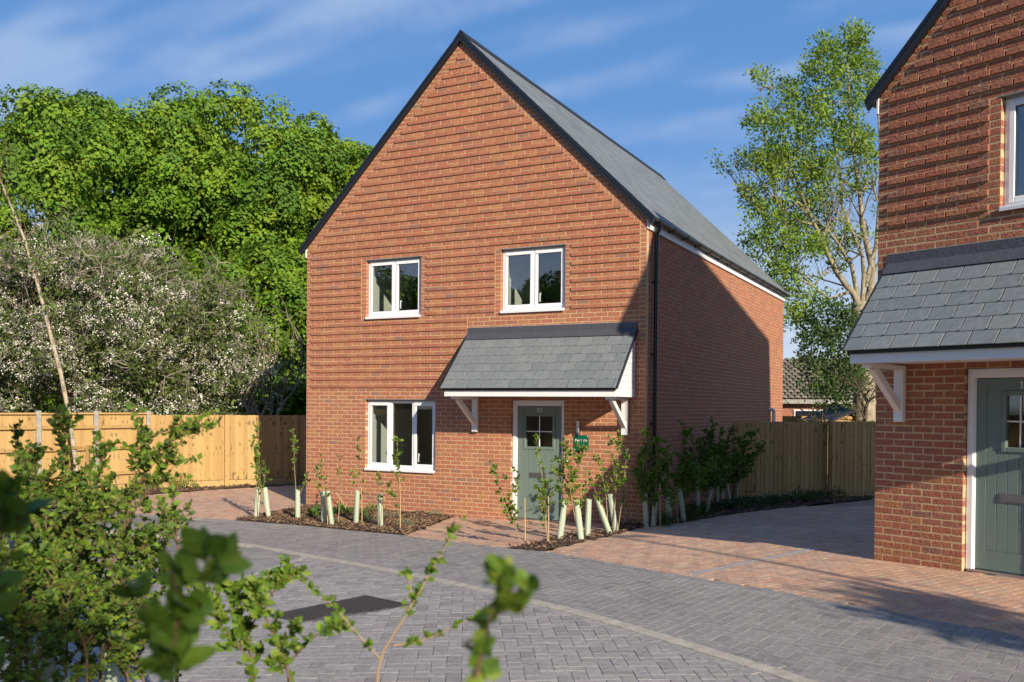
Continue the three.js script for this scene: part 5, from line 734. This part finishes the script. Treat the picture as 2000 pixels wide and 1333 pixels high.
// ------------------------------------------------------------------ the planting in front of the camera
seedState = 909;
const nearStem = (Z, list) => { const v = list.map(([x, y, dz]) => atDepth(x, y, Z + (dz || 0))); const b = v[0].clone(); b.y = gy(b.x, b.z); v.root = b; return v; };
const sideStem = (Z, list) => list.map(([x, y, dz]) => atDepth(x, y, Z + (dz || 0)));
const gNear = 'leafy whips in the near bed';
for (const [Z, main, sides, s] of [
  [4.6, [[55, 1333], [40, 1100], [28, 835]], [[[50, 1250], [-10, 1120], [-20, 1010]]], 1], [4.4, [[128, 1333], [132, 1050], [112, 800]], [[[130, 1200], [165, 1050], [180, 960]], [[130, 1150], [80, 1010], [62, 870]]], 1.15], [4.7, [[60, 1333], [110, 1150], [180, 985], [205, 860]], [], 1], [4.3, [[195, 1333], [215, 1120], [262, 960], [283, 830]], [[[262, 960], [330, 862], [415, 838]], [[232, 1050], [300, 940], [332, 890]]], 0.95],
  [4.6, [[248, 1333], [252, 1150], [225, 930]], [[[250, 1180], [300, 1100], [318, 1010]]], 1.1], [4.2, [[20, 1333], [60, 1180], [90, 1010], [75, 930]], [[[60, 1180], [10, 1080], [5, 1000]]], 1.1], [4.5, [[150, 1333], [180, 1200], [160, 1050], [150, 930]], [[[180, 1200], [240, 1120], [300, 1040]]], 1.1], [4.1, [[345, 1333], [352, 1200], [345, 1050], [338, 960]], [], 0.7], [4.9, [[95, 1333], [85, 1180], [60, 1020], [50, 900]], [[[85, 1180], [130, 1080], [140, 1000]]], 1.1], [4.8, [[210, 1333], [190, 1190], [205, 1050], [190, 960]], [[[190, 1190], [140, 1100], [120, 1010]]], 1.1], [4.6, [[280, 1333], [270, 1230], [290, 1130], [270, 1050]], [], 0.9], [4.0, [[30, 1360], [20, 1250], [50, 1130], [35, 1040]], [[[20, 1250], [90, 1180], [110, 1100]]], 1.2], [4.1, [[170, 1360], [165, 1260], [120, 1170], [100, 1090]], [[[165, 1260], [220, 1190], [240, 1120]]], 1.2], [3.9, [[90, 1380], [70, 1300], [110, 1220], [150, 1140]], [[[70, 1300], [10, 1230], [0, 1150]]], 1.2], [4.2, [[255, 1360], [240, 1290], [200, 1230], [190, 1150]], [[[240, 1290], [290, 1240], [320, 1190]]], 1.1]])
  plantFrom('hedge_whip', 'leafy hedge whip in the near bed before the parking bay', 'sapling', gNear, [nearStem(Z, main), ...sides.map((x) => sideStem(Z, x))], { r: 0.0075, twigs: 34 * s, twig: 0.21, dens: 72 * s, tuft: 2, leaf: 0.031, single: 110, from: 0.02, tones: 6 });
for (const [Z, main, sides, s] of [[3.1, [[500, 1400], [492, 1290], [470, 1200], [425, 1130]], [[[480, 1240], [540, 1150], [590, 1115]], [[490, 1290], [430, 1220], [395, 1150]]], 1], [3.0, [[575, 1420], [560, 1300], [520, 1210], [505, 1140]], [[[560, 1300], [620, 1240], [660, 1225]]], 0.9]])
  plantFrom('hedge_whip', 'bright sunlit leafy whip in the near bed before the iron cover', 'sapling', 'sunlit whips in the near bed', [nearStem(Z, main), ...sides.map((x) => sideStem(Z, x))], { r: 0.006, twigs: 26 * s, twig: 0.12, dens: 105 * s, tuft: 2, leaf: 0.033, single: 280, from: 0.05, tones: 4 });
plantFrom('hedge_whip', 'sparse whip with leaf tufts strung along two arching twigs', 'sapling', undefined, [nearStem(2.6, [[735, 1400], [742, 1290], [785, 1215], [832, 1135], [872, 1065], [905, 1012]]), sideStem(2.6, [[768, 1262], [830, 1250], [900, 1218], [968, 1200]]), sideStem(2.6, [[744, 1290], [690, 1230], [640, 1175], [585, 1130]]), sideStem(2.6, [[805, 1180], [800, 1140], [790, 1120]])], { r: 0.0055, twigs: 9, twig: 0.03, dens: 60, tuft: 3, leaf: 0.022, single: 280, from: 0.42, tones: 4, stemMat: MT.stemPale });
plantFrom('hedge_whip', 'large soft blurred sprig of pale green leaves close to the lens', 'sapling', undefined, [nearStem(1.15, [[895, 1420], [930, 1320], [950, 1230], [972, 1160], [985, 1105]]), sideStem(1.15, [[955, 1210], [1000, 1180], [1025, 1150]])], { r: 0.0035, twigs: 26, twig: 0.022, dens: 110, tuft: 2, leaf: 0.028, single: 280, from: 0.1, tones: 4 });
plantFrom('hedge_whip', 'large dark blurred leaves close to the lens before the left whips', 'sapling', undefined, [nearStem(1.25, [[335, 1420], [335, 1300], [345, 1200], [335, 1110], [312, 1050]]), sideStem(1.25, [[338, 1240], [390, 1150], [410, 1090]]), sideStem(1.25, [[336, 1290], [290, 1200], [255, 1130]])], { r: 0.004, twigs: 14, twig: 0.03, dens: 55, tuft: 2, leaf: 0.046, single: 280, from: 0.1, tones: 3 });
plantFrom('hedge_whip', 'blurred dark leaves at the very edge of the near bed', 'sapling', undefined, [nearStem(1.3, [[-30, 1420], [-20, 1200], [0, 1050], [10, 950]]), sideStem(1.3, [[-20, 1150], [30, 1060], [45, 1000]])], { r: 0.004, twigs: 10, twig: 0.03, dens: 50, tuft: 2, leaf: 0.04, single: 200, from: 0.1, tones: 3 });
for (const [x, y, Z] of [[92, 1262, 4.4], [62, 1312, 4.3], [214, 1268, 4.5], [120, 1330, 4.2]]) { const top = atDepth(x, y, Z), g = thing('tree_guard', 'pale green tree guard tube in the near bed among the leafy whips', 'tree guard', [top.x, gy(top.x, top.z), top.z], rr(0, 6), 'tree guards in the near bed'); const h = top.y - gy(top.x, top.z); part(g, 'tube', uvm(new THREE.CylinderGeometry(0.042, 0.046, h, 16, 1, true, 0.3, 5.9).translate(0, h / 2, 0)), MT.guard); part(g, 'rim', uvm(new THREE.TorusGeometry(0.043, 0.0035, 5, 16, 5.9).rotateX(Math.PI / 2).translate(0, h, 0)), MT.guard); }
for (const [x, y, Z] of [[96, 1258, 4.4], [212, 1266, 4.5]]) { const top = atDepth(x, y, Z), c = thing('timber_stake', 'square timber stake inside a tree guard in the near bed', 'stake', [top.x, gy(top.x, top.z), top.z], 0.3, 'stakes in the near bed'), h = top.y - gy(top.x, top.z) + 0.03; part(c, 'post', bx(-0.012, 0.012, -0.05, h, -0.012, 0.012, 0.002), MT.stake); part(c, 'point', uvm(new THREE.ConeGeometry(0.015, 0.02, 4).translate(0, h + 0.008, 0)), MT.stake); }

// ------------------------------------------------------------------ outside the view: what throws the shadows across the driveway
{
  const x = 8.0, z = 0.1, lp = thing('lamp_post', 'slim lamp column outside the view that shades the driveway', 'lamp post', [x, gy(x, z), z]); part(lp, 'column', tube([V3(0, -0.1, 0), V3(0, 1.2, 0), V3(0, 1.25, 0), V3(0, 6.3, 0)], [0.075, 0.07, 0.045, 0.038], 10), MT.blackMatt); part(lp, 'lantern', merge([bx(-0.1, 0.5, 6.3, 6.38, -0.09, 0.09, 0.02)]), MT.blackMatt);
  seedState = 515; const tx = 7.6, tz = -0.4, t = thing('young_tree', 'young leafy tree outside the view that shades the driveway', 'tree', [tx, gy(tx, tz), tz]), out = [], tips = []; branchTree(V3(0, 0, 0), V3(0, 1, 0), 1.5, 0.05, 4, { taper: 0.75, lift: 0.1, wander: 0.15, kids: [3, 4], angle: [0.4, 0.9], shrink: [0.6, 0.8] }, out, tips); part(t, 'trunk', merge(out), MT.bark); const lf = [sprig(12, 0.12, 0.075, 0.16)]; addCrown(t, 'crown', lf, crownInstances(tips, 3, 0.22, lf, [lin(0.1, 0.2, 0.03)]));
}
console.log('pavers', paverCount);
renderer.render(scene, camera);
